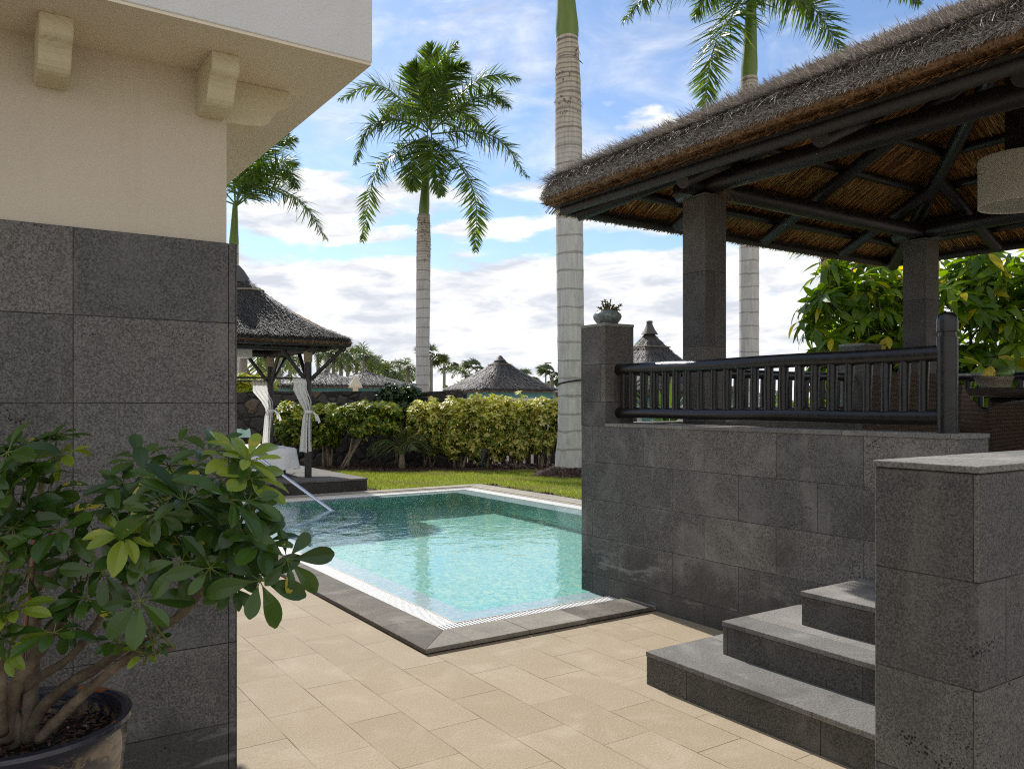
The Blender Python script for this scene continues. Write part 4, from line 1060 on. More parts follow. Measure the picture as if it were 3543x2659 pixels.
royal_palm('slender royal palm with full arching crown standing behind the hedge', cw((911-CX)/FPX*D2, D2, -.1), at(915.5, 463, D2), [(0,.27),(.1,.225),(.3,.212),(.6,.222),(.9,.226),(1,.19)], at(923, 330, D2), .165,
   [[z8(*q, D2) for q in f] for f in FL8], (5.2, 7.2), .30, .86, 124)
# the thick palm beside the pillar, crown above the frame
D1 = 17.14; b1 = cw((1236-CX)/FPX*D1, D1, .05); t1 = at(1225.5, 82, D1); s1 = at(1219, -110, D1)
fr = [free_path(s1+(0,0,-.1), a, e0, e1, 3.6) for a, e0, e1 in ((.2,1.35,.4),(1.1,1.1,-.1),(2.0,1.3,.3),(2.9,1.0,-.2),(3.7,1.25,.2),(4.5,1.05,0.),(5.3,1.3,.3),(6.0,1.0,-.3),(1.6,1.5,.9),(4.0,1.5,.9))]
royal_palm('thick pale royal palm trunk rising beside the stone pillar from a mulch mound', b1, t1, [(0,.375),(.04,.335),(.10,.29),(.18,.275),(.5,.285),(.75,.285),(.9,.265),(1,.225)], s1, .238, fr, (5.4, 8.2), .37, .8, 60)
mb = MB(); q, a = np.meshgrid(np.linspace(0, 1, 14), np.linspace(0, 2*PI, 49), indexing='ij')
R_ = .86*(1-q)*(1+.07*np.sin(a*3)+.04*np.sin(a*7)); V = np.stack([b1[0]+R_*np.cos(a), b1[1]+R_*np.sin(a), -.01+.19*np.sin(np.clip(q*1.3, 0, 1)*PI/2)+.012*np.sin(a*11+q*20)], -1)
tag(mb.grid(V).build('mulch_mound', mulch_m, smooth=True), kind='structure')
# crumbs of bark on the mulch
n = 5200; a = rng.uniform(0, 2*PI, n); r = .86*np.sqrt(rng.uniform(.05, 1.15, n)); zz = -.01+.19*np.sin(np.clip((1-r/.86)*1.3, 0, 1)*PI/2)
B1 = np.stack([b1[0]+r*np.cos(a), b1[1]+r*np.sin(a), zz+.004], 1)
m = 16000; xc = rng.uniform(-4.5, 3.2, m); dd = rng.uniform(17.7, 20.5, m); B2 = np.stack([dd*SY+xc*CY, dd*CY-xc*SY, np.full(m, -.008)], 1)
m3 = 5000; yy = rng.uniform(5.2, 13., m3); B3 = np.stack([PX1+rng.uniform(.0, .42, m3), yy, np.full(m3, -.008)], 1)
m4 = 3000; B4 = np.stack([rng.uniform(2.4, 8.2, m4), PY1+rng.uniform(0, .6, m4)*rng.uniform(0, 1, m4), np.full(m4, -.008)], 1)
B = np.concatenate([B1, B2, B3, B4]); D = nrm(rng.normal(0, 1, B.shape)*(1,1,.35))
tag(MB().leaves(B, D, np.tile((0,0,1.), (len(B), 1))+rng.normal(0, .4, B.shape), rng.uniform(.015, .06, len(B)), rng.uniform(.004, .012, len(B)), [.6,1,.5], .1).build('mulch_chips', m_leaf('bark chips', (.03,.014,.010), (.12,.065,.045), (.22,.15,.10), .08, .02, .8, (1,1,1)), loc=(0,0,0)), kind='stuff')
cb = thing('black_cable', 'black cable looped once round the thick palm trunk', 'cable', at(1236, 826, D1))
a = np.linspace(0, 2*PI, 40); c0 = at(1236, 826, D1)
MB().tube(np.stack([c0[0]+.296*np.cos(a), c0[1]+.296*np.sin(a), c0[2]+.05*np.cos(a+1.2)], 1), .017, 8, False).tube([c0+np.array([-CY*.29-SY*.1, SY*.29-CY*.1, -.02]), c0+np.array([-CY*.33-SY*.1, SY*.33-CY*.1, -.1])], .012, 6).build('loop', m_plain('black rubber', (.012,.012,.013), .5), cb, smooth=True)
# the palm behind the gazebo
D3 = 23.; b3 = cw((1618-CX)/FPX*D3, D3, -.05); t3 = at(1618, 168, D3); s3 = at(1624, -30, D3)
F3 = [[(1618,-40,0),(1590,20,-.5),(1540,110,-1.),(1523,240,-1.2)], [(1626,-40,0),(1695,-25,.3),(1768,30,.6),(1828,130,.8)], [(1615,-45,0),(1500,-62,-.3),(1420,-30,-.6),(1348,45,-.8)], [(1626,-45,0),(1780,-110,.3),(1900,-70,.5),(1985,8,.6)],
 [(1620,-45,0),(1570,-200,.5),(1500,-300,.8),(1400,-330,1.)], [(1622,-45,0),(1640,-220,-.5),(1680,-330,-.9),(1740,-380,-1.)], [(1622,-45,0),(1700,-160,-.8),(1790,-210,-1.5),(1880,-190,-2.)], [(1620,-45,0),(1560,-120,-1.),(1500,-150,-1.8),(1430,-120,-2.4)], [(1620,-45,0),(1615,-250,.3),(1610,-380,.5),(1590,-450,.6)],
 [(1622,-40,0),(1660,-60,1.),(1710,-40,1.9),(1750,20,2.4)], [(1620,-40,0),(1580,-60,1.),(1540,-30,1.8),(1500,40,2.2)]]
royal_palm('tall royal palm rising behind the gazebo roof with drooping fronds', b3, t3, [(0,.34),(.06,.29),(.2,.268),(.6,.275),(.9,.262),(1,.235)], s3, .225, [[at(x, y, D3+dd) for x, y, dd in f] for f in F3], (8.4, 11.), .36, 1.12, 150)
# palm half hidden by the house
D4 = 30.; b4 = cw((503-CX)/FPX*D4, D4, -.05); t4 = at(505, 532, D4); s4 = at(508, 440, D4)
F4 = [[(510,445,0),(575,405,-.3),(650,435,-.5),(706,518,-.6)], [(510,440,0),(550,360,.3),(595,312,.4),(640,300,.5)], [(510,440,0),(535,340,-.4),(575,282,-.6),(625,292,-.8)], [(512,442,0),(570,380,-.9),(615,368,-1.3),(638,405,-1.5)], [(508,440,0),(450,380,.2),(390,370,.3),(340,430,.3)], [(508,440,0),(500,340,.2),(490,270,.3),(470,220,.3)], [(508,442,0),(440,420,-.8),(390,450,-1.3),(360,520,-1.5)],
 [(512,440,0),(560,385,1.),(610,350,1.7),(640,355,2.1)], [(510,440,-.1),(530,390,-1.1),(545,370,-1.8),(560,390,-2.3)]]
royal_palm('royal palm partly hidden by the house corner under the roof edge', b4, t4, [(0,.27),(.1,.21),(.6,.2),(1,.17)], s4, .17, [[at(x, y, D4+dd) for x, y, dd in f] for f in F4], (4.5, 7.), .3, .98, 140)
# fan palm trunk with old leaf bases, behind the gazebo
D5 = 19.; b5 = cw((1783-CX)/FPX*D5, D5, -.05); top5 = at(1786, 545, D5)
fp = thing('fan_palm', 'slim rough fan palm trunk with a head of old leaf bases under the eave', 'palm tree', b5)
MB().tube([b5, b5+(top5-b5)*.5, top5], [.11,.085,.08], 14, wob=.05).build('trunk', m_plain('rough bark', (.20,.145,.10), .9, .2, 0, 14, .8, .5), fp, smooth='auto')
mb = MB(); n = 90; zz = rng.uniform(-.75, .35, n); a = rng.uniform(0, 2*PI, n)
rr = .07+.10*np.clip(zz+.75, 0, 1)
B = top5+np.stack([np.cos(a)*rr*.6, np.sin(a)*rr*.6, zz], 1)
mb.leaves(B, np.stack([np.cos(a)*.6, np.sin(a)*.6, np.ones(n)], 1), np.stack([np.cos(a), np.sin(a), 0*a], 1), rng.uniform(.15, .3, n), .05, [1,1,.7,.2], .1, .3)
mb.build('leaf_bases', m_plain('old leaf base', (.26,.19,.125), .85, .2, 0, 10, .3, .4), fp)
mb = MB(); rc = MB()
for i in range(18):
    az = random.uniform(0, 2*PI); e = random.uniform(-.3, 1.3); L = random.uniform(.5, .8)
    h_ = top5+np.array([0,0,.35])+L*np.array([math.cos(az)*math.cos(e), math.sin(az)*math.cos(e), math.sin(e)])
    rc.tube([top5+(0,0,.2), h_], [.015,.008], 5)
    ax = nrm(h_-top5); s_ = nrm(np.cross(ax, (0,0,1.))); n = 26; f = np.linspace(-1.9, 1.9, n)
    D = ax*np.cos(f)[:, None]+s_*np.sin(f)[:, None]
    mb.leaves(np.tile(h_, (n, 1)), D, np.tile(np.cross(s_, ax), (n, 1))+rng.normal(0, .2, (n, 3)), rng.uniform(.4, .55, n), .022, [.4,1,.6,.05], .5)
rc.build('frond_stalks', RACH, fp); mb.build('crown', FR, fp)

# ------------------------------------------------------------------ hedge shrubs and bed plants
HV = m_leaf('variegated hedge leaf', (.09,.15,.016), (.24,.29,.035), (.62,.56,.16), .5, .48, .42, (1.2,1.2,.5))
HG = m_leaf('green shrub leaf', (.05,.11,.012), (.13,.21,.02), (.42,.42,.05), .28, .48, .42, (1.3,1.3,.45))
HD = m_leaf('dark shrub leaf', (.02,.045,.010), (.045,.085,.015), None, .2, .3, .3)
HY_ = m_leaf('lime shrub leaf', (.20,.28,.02), (.42,.46,.04), (.60,.52,.08), .3, .5, .4)
HV_LIT = m_leaf('lightened variegated leaf', (.30,.36,.03), (.58,.54,.10), (.72,.66,.22), .4, .45, .42, (1.15,1.15,.5))  # sunlit hedge tops painted in as a brighter, yellower leaf colour
HG_LIT = m_leaf('lightened green leaf', (.14,.24,.02), (.34,.40,.03), (.60,.55,.08), .35, .45, .42, (1.2,1.2,.45))  # the same sunlit top tone painted into the green shrubs' leaves
STEM = m_plain('shrub stem', (.22,.175,.125), .85, .2, 0, 14, .4, .3)
def whorls(mb, C, A, nl, L, W, prof=(.25,1.,.85,.1), tilt=(-.3,.5), bend=.35):
    N = len(C); ph = rng.uniform(0, 2*PI, (N, 1))+np.arange(nl)[None]*2*PI/nl+rng.normal(0, .15, (N, nl))
    A = nrm(A); ref = nrm(np.cross(A, rng.normal(0, 1, (N, 3)))); ref2 = np.cross(A, ref)
    be = rng.uniform(tilt[0], tilt[1], (N, nl))
    D = (ref[:, None]*np.cos(ph)[..., None]+ref2[:, None]*np.sin(ph)[..., None])*np.cos(be)[..., None]+A[:, None]*np.sin(be)[..., None]
    Lx = (L*rng.uniform(.65, 1.15, (N, nl))).ravel()
    mb.leaves(np.repeat(C, nl, 0)+D.reshape(-1, 3)*(Lx*.12)[:, None], D.reshape(-1, 3), np.repeat(A, nl, 0), Lx, W*Lx/L, prof, rng.uniform(bend*.3, bend*1.5, N*nl), .12)
def shrub(name, label, cat, xc, d, wx, wd, z0, z1, n, mat, nl=7, L=.10, group=None, stems=4, sx=0., box=.75, base=0., lightened=None):
    o = cw(xc+sx, d, base)
    t = thing(name, label, cat, o, group)
    # rounded mass, denser on the outside, with gaps
    P = rng.normal(0, 1, (n*3, 3)); P = nrm(P); P = np.sign(P)*np.abs(P)**box; P *= (rng.uniform(.25, 1, (n*3, 1)))**.45
    lump = np.sin(P[:, 0]*5.3+xc)*np.sin(P[:, 2]*4.7+xc*2)+np.sin(P[:, 1]*6+1+xc)
    P = P[lump > -1.05][:n]; P *= 1+.10*np.sin(P[:, 0:1]*7+xc*3)
    C = np.stack([P[:, 0]*wx, P[:, 1]*wd, (z0+z1)/2+P[:, 2]*(z1-z0)/2], 1)
    cen = cw(xc, d)
    ex = np.array([CY,-SY,0]); ey = np.array([SY,CY,0])
    Cw = cen+C[:, :1]*ex+C[:, 1:2]*ey+C[:, 2:]*np.array([0,0,1.])
    Aw = P[:, :1]*ex+P[:, 1:2]*ey*.9+P[:, 2:]*np.array([0,0,.8])+np.array([0,0,.75])+rng.normal(0, .35, (len(P), 3))
    lit_pick = (P[:, 2] > .42+.2*rng.normal(0, 1, len(P))) if lightened is not None else np.zeros(len(P), bool)  # upper whorls take the colour with sunlight painted in
    for msk, m_, nm in ((~lit_pick, mat, 'crown'), (lit_pick, lightened, 'lightened_leaves')):
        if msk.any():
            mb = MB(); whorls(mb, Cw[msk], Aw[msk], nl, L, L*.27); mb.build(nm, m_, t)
    st = MB()
    for i in range(stems):
        a = rng.uniform(-.12, .12, 3); tp = cen+ex*rng.uniform(-.7, .7)*wx+ey*rng.uniform(-.5, .5)*wd+np.array([0,0,z0+(z1-z0)*rng.uniform(.4, .9)])
        s0 = o+ex*a[0]+ey*a[1]+(0,0,-.03)
        st.tube(curve([s0, s0+(tp-s0)*.4+(0,0,.12)+ex*rng.uniform(-.06,.06), tp], 9), np.linspace(rng.uniform(.022,.036), .008, 9), 7)
        k_ = s0+(tp-s0)*.45
        st.tube(curve([k_, k_+ex*rng.uniform(-.3,.3)+(0,0,.2), k_+ex*rng.uniform(-.5,.5)*wx+(0,0,.5)], 7), np.linspace(.014, .005, 7), 6)
    st.build('stems', STEM, t, smooth=True)
    return t
X = lambda px, d: (px-CX)/FPX*d
G1 = 'shrubs along the foot of the garden wall'
shrub('hedge_shrub', 'variegated shrub beside the small drooping palm at the start of the hedge', 'shrub', X(925,19.4), 19.4, .50, .45, .30, 1.60, 620, HV, group='clipped variegated hedge', lightened=HV_LIT)
shrub('hedge_shrub', 'variegated hedge shrub with several pale stems below the distant thatched roof apex', 'shrub', X(990,19.2), 19.2, .60, .45, .22, 1.68, 660, HV, group='clipped variegated hedge', lightened=HV_LIT, stems=8)
shrub('hedge_shrub', 'variegated hedge shrub directly behind the dark spotlight', 'shrub', X(1052,19.2), 19.2, .60, .45, .12, 1.72, 760, HV, group='clipped variegated hedge', lightened=HV_LIT, stems=5)
shrub('hedge_shrub', 'variegated hedge shrub between the spotlight and the last hedge shrub', 'shrub', X(1112,19.2), 19.2, .58, .45, .20, 1.70, 700, HV, group='clipped variegated hedge', lightened=HV_LIT, stems=5)
shrub('hedge_shrub', 'variegated hedge shrub beside the thick palm trunk', 'shrub', X(1172,19.2), 19.2, .58, .45, .32, 1.66, 640, HV, group='clipped variegated hedge', lightened=HV_LIT, stems=5)
shrub('hedge_shrub', 'variegated hedge shrub hidden mostly behind the thick palm trunk', 'shrub', X(1240,19.3), 19.3, .58, .45, .28, 1.64, 420, HV, group='clipped variegated hedge', lightened=HV_LIT, stems=5)
shrub('shrub_tree', 'small rounded shrub on a forked pale stem before the lava wall', 'shrub', X(798,19.3), 19.3, .76, .5, .72, 1.56, 820, HG, group=G1, lightened=HG_LIT, stems=5, sx=X(746,19.3)-X(798,19.3))
shrub('shrub_tree', 'loose green shrub between the two pavilion posts', 'shrub', X(628,19.6), 19.6, .40, .4, .50, 1.52, 420, HG, group=G1, lightened=HG_LIT, stems=5)
shrub('shrub_tree', 'loose green shrub just past the nearer pavilion post', 'shrub', X(706,19.7), 19.7, .42, .4, .45, 1.50, 420, HG, group=G1, lightened=HG_LIT, stems=5)
shrub('dark_shrub', 'dark leafy shrub tumbling over the end of the lava wall', 'shrub', X(862,20.2), 20.2, .62, .35, 1.15, 1.98, 420, HD, nl=6, L=.11, stems=6)
shrub('lime_shrub', 'sunlit lime green shrub behind the wall beside the house corner', 'shrub', X(540,23.5), 23.5, .8, .5, 1.1, 2.35, 420, HY_, L=.16, stems=5)
# small palm in the bed
o = cw(X(868,18.9), 18.9, -.02)
t = thing('small_palm', 'small palm with drooping striped fronds in the red mulch bed', 'palm', o)
MB().tube([o, o+(0,0,.16), o+(0,0,.34)], [.085,.075,.05], 12, wob=.06).build('trunk', STEM, t, smooth=True)
lf, rc = MB(), MB()
for dx, e0, e1, dz in ((-1,1.1,-1.2,1.05),(-.75,1.2,-.9,.95),(-.3,1.35,-.9,.9),(.35,1.3,-.9,.85),(.8,1.2,-1.1,.95),(1,1.0,-.9,.9),(-.9,.8,-.9,.8),(.1,1.5,.5,.8),(.6,1.4,-.3,.9)):
    hd = nrm(np.array([CY,-SY,0])*dx+np.array([SY,CY,0])*random.uniform(-.8,.3))
    add_frond(lf, rc, free_path(o+(0,0,.32), math.atan2(hd[1], hd[0]), e0, e1, dz), 34, .38, .012, .9, .009, .25, 4, .2)
rc.build('frond_stalks', RACH, t); lf.build('crown', m_leaf('small palm leaf', (.05,.075,.025), (.10,.13,.04), (.26,.25,.13), .2, .25, .4), t)
# spiky rosette behind the long wall
o = cw(X(1440,10.5), 10.5, -.02)
t = thing('spiky_plant', 'green sword leaved plant whose tips show above the railing by the column', 'plant', o)
MB().tube([o, o+(0,0,1.2)], [.09,.06], 10).build('trunk', STEM, t)
n = 60; a = rng.uniform(0, 2*PI, n); e = rng.uniform(.1, 1.4, n)
MB().leaves(np.tile(o+(0,0,1.2), (n, 1)), np.stack([np.cos(a)*np.cos(e), np.sin(a)*np.cos(e), np.sin(e)], 1), np.tile((0,0,1.), (n, 1))+rng.normal(0, .1, (n, 3)), rng.uniform(.6, .95, n), .022, [.8,1,.7,.03], .15).build('crown', m_leaf('sword leaf', (.06,.12,.02), (.13,.2,.03), None, .3, .3), t)
# broad-leaved trees behind the terrace
BL = m_leaf('broad drooping leaf', (.06,.14,.008), (.20,.31,.014), (.52,.44,.03), .08, .64, .24, (1.6,1.5,.3))
def broad_tree(label, px, d, wx, wd, z0, z1, n):
    cen = cw(X(px, d), d); t = thing('broadleaf_tree', label, 'tree', cen, 'broad-leaved trees behind the terrace')
    ex = np.array([CY,-SY,0]); ey = np.array([SY,CY,0])
    P = nrm(rng.normal(0, 1, (n*2, 3))); P = np.sign(P)*np.abs(P)**.8*rng.uniform(.15, 1, (n*2, 1))**.5
    lump = np.sin(P[:, 0]*6+px)*np.sin(P[:, 2]*5+px)+.5*np.sin(P[:, 1]*7)
    P = P[lump > -.6][:n]
    C = cen+P[:, :1]*wx*ex+P[:, 1:2]*wd*ey+((z0+z1)/2+P[:, 2:]*(z1-z0)/2)*np.array([0,0,1.])
    A = P[:, :1]*ex*.6+P[:, 1:2]*ey*.6+np.array([0,0,.8])+rng.normal(0, .35, C.shape)
    mb = MB(); whorls(mb, C, A, 9, .29, .046, (.2,.85,1.,.75,.05), (-.55,.35), .55)
    mb.build('crown', BL, t)
    st = MB()
    for i in range(9):
        tp = C[rng.integers(len(C))]; s0 = cen+ex*rng.uniform(-.3,.3)+ey*rng.uniform(-.2,.2)+(0,0,-.05)
        st.tube(curve([s0, s0+(tp-s0)*.35+(0,0,.5), tp], 10), np.linspace(.045, .012, 10), 8)
    for c_, a_ in zip(C, A):
        st.tube([c_-nrm(a_)*.28-(0,0,.08), c_], .006, 4, False)
    st.build('trunk', STEM, t, smooth=True)
broad_tree('dense broad-leaved tree with drooping leaves beside the farther stone column', 1870, 11.6, .92, .6, 1.15, 3.75, 250)
broad_tree('broad-leaved tree with drooping leaves behind the fruit basket', 2150, 11.0, 1.05, .7, 1.1, 3.75, 290)
broad_tree('broad-leaved tree with drooping leaves farthest along the terrace, past the hanging lamp', 2420, 11.2, 1.0, .7, 1.1, 3.9, 190)

# ------------------------------------------------------------------ far resort: roofs, parasol, palms
TEAL = m_plain('teal paint', (.08,.22,.22), .6, .4, 0, 5, .1, .15); WALLW = m_plain('far white wall', (.62,.60,.56), .9)
def far_roof(label, px, d, half, zb, za, conc=.35, rot=0., knob=True, n=7000, sw=.012):
    o = cw(X(px, d), d)
    t = thing('thatched_pavilion', label, 'pavilion', o, 'thatched pavilions beyond the garden wall')
    r, _ = thatch_part(t, (o[0], o[1]), half, zb, za, .16, lambda s: (1-conc)*s+conc*s**2.2, p=9, nstraw=n, slen=(.12,.26), sw=sw, fringe=1500, lift=.1, eb=.04, wild=300, wlen=(.04,.10), jit=.12, mat=THATCH_D)
    MB().lathe([(.26,za-.16),(.17,za-.02),(.12,za+.08),(.085,za+.17),(.10,za+.20),(.09,za+.25),(0,za+.26)] if knob else [(.30,za-.15),(.17,za-.03),(.10,za+.07),(.05,za+.10),(0,za+.11)], (o[0], o[1], 0), 16).build('ridge_cap', THATCH_D, r, smooth=True)
    th = np.linspace(0, 2*PI, 33); s_ = .80; rr = half*(1-s_)*sq(th, 9)*1.04+.02
    MB().tube(np.stack([o[0]+rr*np.cos(th), o[1]+rr*np.sin(th), np.full(33, zb+.16+(za-zb-.16)*((1-conc)*s_+conc*s_**2.2)+.04)], 1), .02, 6, False).build('rope_band', m_plain('rope', (.16,.13,.10), .8), r)
    h = half*.86
    MB().box((o[0]-h,o[1]-h,zb-.24), (o[0]+h,o[1]+h,zb+.02)).build('fascia', TEAL, t)
    MB().box((o[0]-h*.95,o[1]-h*.95,-.05), (o[0]+h*.95,o[1]+h*.95,zb-.242)).build('wall', WALLW, t)
    for sx in (-1, 1):
        for sy in (-1, 1):
            MB().box((o[0]+sx*h*.99-.09,o[1]+sy*h*.99-.09,-.05), (o[0]+sx*h*.99+.09,o[1]+sy*h*.99+.09,zb-.243)).build('post', TEAL, t)
far_roof('wide thatched pavilion roof with teal fascia behind the variegated hedge', 1080, 38, 2.05, 1.98, 3.60, .25, n=12000, sw=.01, knob=False)
far_roof('peaked thatched roof showing between the stone pillar and the gazebo column', 1403, 25, 2.2, 1.7, 3.75, .62, n=16000, sw=.006)
far_roof('thatched pavilion roof with teal fascia just past the nearer pavilion post', 703, 44, 2.5, 2.28, 3.2, .3, knob=False)
far_roof('thatched pavilion roof behind the closed white parasol', 790, 52, 2.9, 2.35, 3.55, .15, knob=False)
far_roof('small dark thatched roof peeping over the wall beside the house corner', 533, 40, 1.5, 2.25, 3.0, .4)
far_roof('low thatched roof seen between the two pavilion posts', 622, 60, 2.6, 2.6, 3.5, .1, knob=False)
o = at(768, 838, 34); o[2] = -.05
t = thing('closed_parasol', 'closed cream parasol standing over the lava wall', 'parasol', o)
MB().tube([o, o+(0,0,2.62)], .03, 10).build('pole', WALLW, t)
MB().lathe([(.13,1.55),(.15,1.75),(.10,2.2),(.30,2.18),(.22,2.38),(.06,2.58),(.045,2.66),(0,2.69)], o, 14).build('canopy', m_plain('cream canvas', (.66,.58,.45), .8, .2, 0, 4, .4, .1), t, smooth=True)
o = cw(X(1179, 70), 70, 0)
t = thing('street_lamp', 'thin dark lamp post far off beside the thick palm trunk', 'lamp post', o)
MB().tube([o, o+(0,0,4.95)], .06, 8).build('pole', DM, t); MB().obox(o+(0,0,4.9)+np.array([0,0,0]), np.array([CY,-SY,0])*.5, np.array([SY,CY,0])*.2, (0,0,.08)).build('lamp_head', DM, t)
TRF = m_plain('far palm trunk', (.28,.25,.21), .9, .2, 0, 3, .3, .25)
def far_palm(label, px, d, ztop, L, n, group, fan=False):
    o = cw(X(px, d), d, -.05); t = thing('far_fan_palm' if fan else 'far_palm', label, 'palm tree', o, group)
    top = o+(random.uniform(-.15,.15), random.uniform(-.1,.1), ztop)
    MB().tube([o, (o+top)/2+(random.uniform(-.08,.08),0,0), top], [.20,.16,.12] if not fan else [.17,.14,.14], 10).build('trunk', TRF, t, smooth=True)
    lf, rc = MB(), MB()
    for i in range(n):
        az = i*2.4+random.uniform(-.3,.3); e0 = (-.45+1.6*((i*.618+.2) % 1.))
        if fan:
            hh_ = top+L*.55*np.array([math.cos(az)*math.cos(e0), math.sin(az)*math.cos(e0), math.sin(e0)*.9]); ax = nrm(hh_-top); s_ = nrm(np.cross(ax, (.01,.02,1.))); f = np.linspace(-1.8, 1.8, 15)
            rc.tube([top, hh_], [.02,.012], 4)
            lf.leaves(np.tile(hh_, (15, 1)), ax*np.cos(f)[:, None]+s_*np.sin(f)[:, None], np.tile(np.cross(s_, ax), (15, 1))+rng.normal(0, .2, (15, 3)), L*.5, .05, [.5,1,.08], .5)
        else:
            add_frond(lf, rc, free_path(top, az, e0, e0-1.3-random.uniform(0, .4), L*random.uniform(.85, 1.1)), 24, L*.30, .03, .35, .034, .45, 3, .10)
    rc.build('frond_stalks', RACH, t); lf.build('crown', FRD, t)
GP_ = 'tall palms in the far row above the thatched roofs'
for i, (px, d, yt) in enumerate(((688,66,762),(706,58,758),(722,66,770),(738,60,760),(752,70,772),(768,62,766),(784,54,765),(797,60,775),(818,66,786),(838,60,800),(862,72,795),(880,66,790),(850,60,802),(600,50,758),(560,58,770),(628,64,770))):
    far_palm('tall grey-stemmed palm in the far row above the thatched roofs', px, d, 1.5+(HY-yt)/FPX*d, 1.75, 12, GP_)
far_palm('small round-headed fan palm far off, nearest to the slender palm trunk', 957, 75, 1.5+(870-786)/FPX*75, 1.5, 26, None, True)
far_palm('fan palm half hidden behind the slender palm trunk', 928, 62, 1.5+(870-770)/FPX*62, 1.5, 26, None, True)
far_palm('feathery palm rising behind one slope of the wide thatched roof', 1006, 60, 1.5+(870-808)/FPX*60, 2., 14, None)
far_palm('fan palm rising behind the ridge of the wide thatched roof', 1030, 58, 1.5+(870-800)/FPX*58, 1.3, 22, None, True)
far_palm('bushy palm beside the far lamp post', 1192, 55, 1.5+(870-812)/FPX*55, 1.3, 26, None, True)
far_palm('fan palm just clear of the far eave of the wide thatched roof', 1140, 66, 1.5+(870-818)/FPX*66, 1.3, 20, None, True)
far_palm('pale stemmed palm seen beside the hanging box lamp', 521, 28, 4.0, 2.4, 12, None)
# low greenery hiding the horizon
mb = MB(); n = 9000; d = rng.uniform(46, 95, n); px = rng.uniform(200, 2500, n)
hgt = 1.5+ (rng.uniform(0, 1, n)**1.3)*(.75+.4*np.sin(px*.021)+.35*np.sin(px*.057+1))*np.where((px > 640) & (px < 905), .35, 1)
C = np.stack([d*SY+(px-CX)/FPX*d*CY, d*CY-(px-CX)/FPX*d*SY, hgt*rng.uniform(0, 1, n)**.6], 1)
whorls(mb, C, np.tile((0,0,1.), (n, 1))+rng.normal(0, .6, (n, 3)), 6, .42, .11, (.3,1,.1))
tag(mb.build('distant_vegetation', FRD), kind='stuff')
# ------------------------------------------------------------------ potted plant at the house wall
PD = 2.2
def z6(a, b, d=PD): return at(.4735*a, 874+.4735*b, d)
pc = at(40, 1552, PD); ZR = pc[2]; pc[2] = 0
k = NT('glazed pot'); P_ = k.obj(); o_ = k.sep(P_)
n1 = k.noise(k.scl(P_, (4., 4., 9.)), 2.2, 6, .7, 1.4); n2 = k.noise(P_, 22, 4, .6)
mk = k.math('MULTIPLY', k.rng(n1, .47, .56, 0, 1), k.rng(o_[2], ZR-.03, ZR-.055, 0, 1))
c = k.mix(mk, (.012,.014,.03), k.mix(k.rng(n2, .3, .7), (.23,.18,.125), (.14,.105,.07)))
chip = k.math('MULTIPLY', k.math('GREATER_THAN', k.noise(P_, 9, 3), .57), k.rng(o_[2], ZR-.012, ZR-.006, 0, 1))
c = k.mix(chip, c, (.22,.07,.025))
k.set(c, k.fmix(mk, .18, .34), k.bump(k.math('ADD', k.math('MULTIPLY', n1, .6), k.math('MULTIPLY', n2, .3)), .5, .012), .5)
k.b.inputs['Coat Weight'].default_value = .5
pot = thing('glazed_pot', 'large dark blue and tan glazed clay pot holding the variegated shrub', 'plant pot', pc)
MB().lathe([(0,.0),(.16,.0),(.175,.02),(.215,.2),(.245,.40),(.262,ZR-.09),(.268,ZR-.03),(.279,ZR-.014),(.277,ZR-.003),(.262,ZR),(.250,ZR-.008),(.247,ZR-.03),(.240,ZR-.16)], pc, 64).build('pot', k.m, pot, smooth='auto')
k = NT('potting soil'); P_ = k.pos(); v_ = k.vor(P_, 60.)
mb = MB(); q, a = np.meshgrid(np.linspace(0, 1, 30), np.linspace(0, 2*PI, 60), indexing='ij')
mb.grid(np.stack([pc[0]+q*.245*np.cos(a), pc[1]+q*.245*np.sin(a), ZR-.085+.02*np.cos(q*2)+rng.normal(0, .004, q.shape)], -1))
mb.build('soil', k.set(k.mix(k.rng(v_, 0, .8), (.05,.028,.018), (.012,.008,.006)), .95, k.bump(v_, 1., .012)), pot, smooth=True)
n = 900; a = rng.uniform(0, 2*PI, n); r = .235*np.sqrt(rng.uniform(0, 1, n))
mb = MB(); mb.leaves(np.stack([pc[0]+r*np.cos(a), pc[1]+r*np.sin(a), np.full(n, ZR-.062)], 1)+rng.normal(0, .004, (n, 3)), rng.normal(0, 1, (n, 3))*(1,1,.4), np.tile((0,0,1.), (n, 1)), rng.uniform(.006, .022, n), rng.uniform(.003, .008, n), [.7,1,.6], .1)
mb.build('bark_pieces', m_leaf('pot bark', (.05,.022,.014), (.12,.06,.035), (.22,.16,.11), .06, .02, .8, (1,1,1)), pot)
k = NT('schefflera bark'); P_ = k.obj()
n1 = k.noise(k.scl(P_, (1, 1, 1)), 18, 5, .65); v_ = k.vor(P_, 48.); w_ = k.noise(k.scl(P_, (6., 6., 34.)), 1., 3)
BARK = k.set(k.mix(k.rng(w_, .45, .7, 0, .4), k.mix(k.rng(n1, .3, .7), (.075,.056,.040), (.235,.185,.135)), (.10,.085,.045)), .8, k.bump(k.math('ADD', n1, k.math('MULTIPLY', v_, .5)), .7, .008), .2)
plant = thing('umbrella_plant', 'dark green umbrella plant with yellow-splashed leaves and thick bare stems in the glazed pot', 'plant', (pc[0], pc[1], ZR-.07))
limbs = []
def limb(pts, r0, r1, n=26):
    C = curve([z6(*q) for q in pts], n); limbs.append(C)
    R = np.linspace(r0, r1, n)*.56*(1+.07*np.sin(np.arange(n)*1.9)+rng.normal(0, .03, n))
    return MB().tube(C, R, 12, wob=.06).build('stem', BARK, plant, smooth=True)
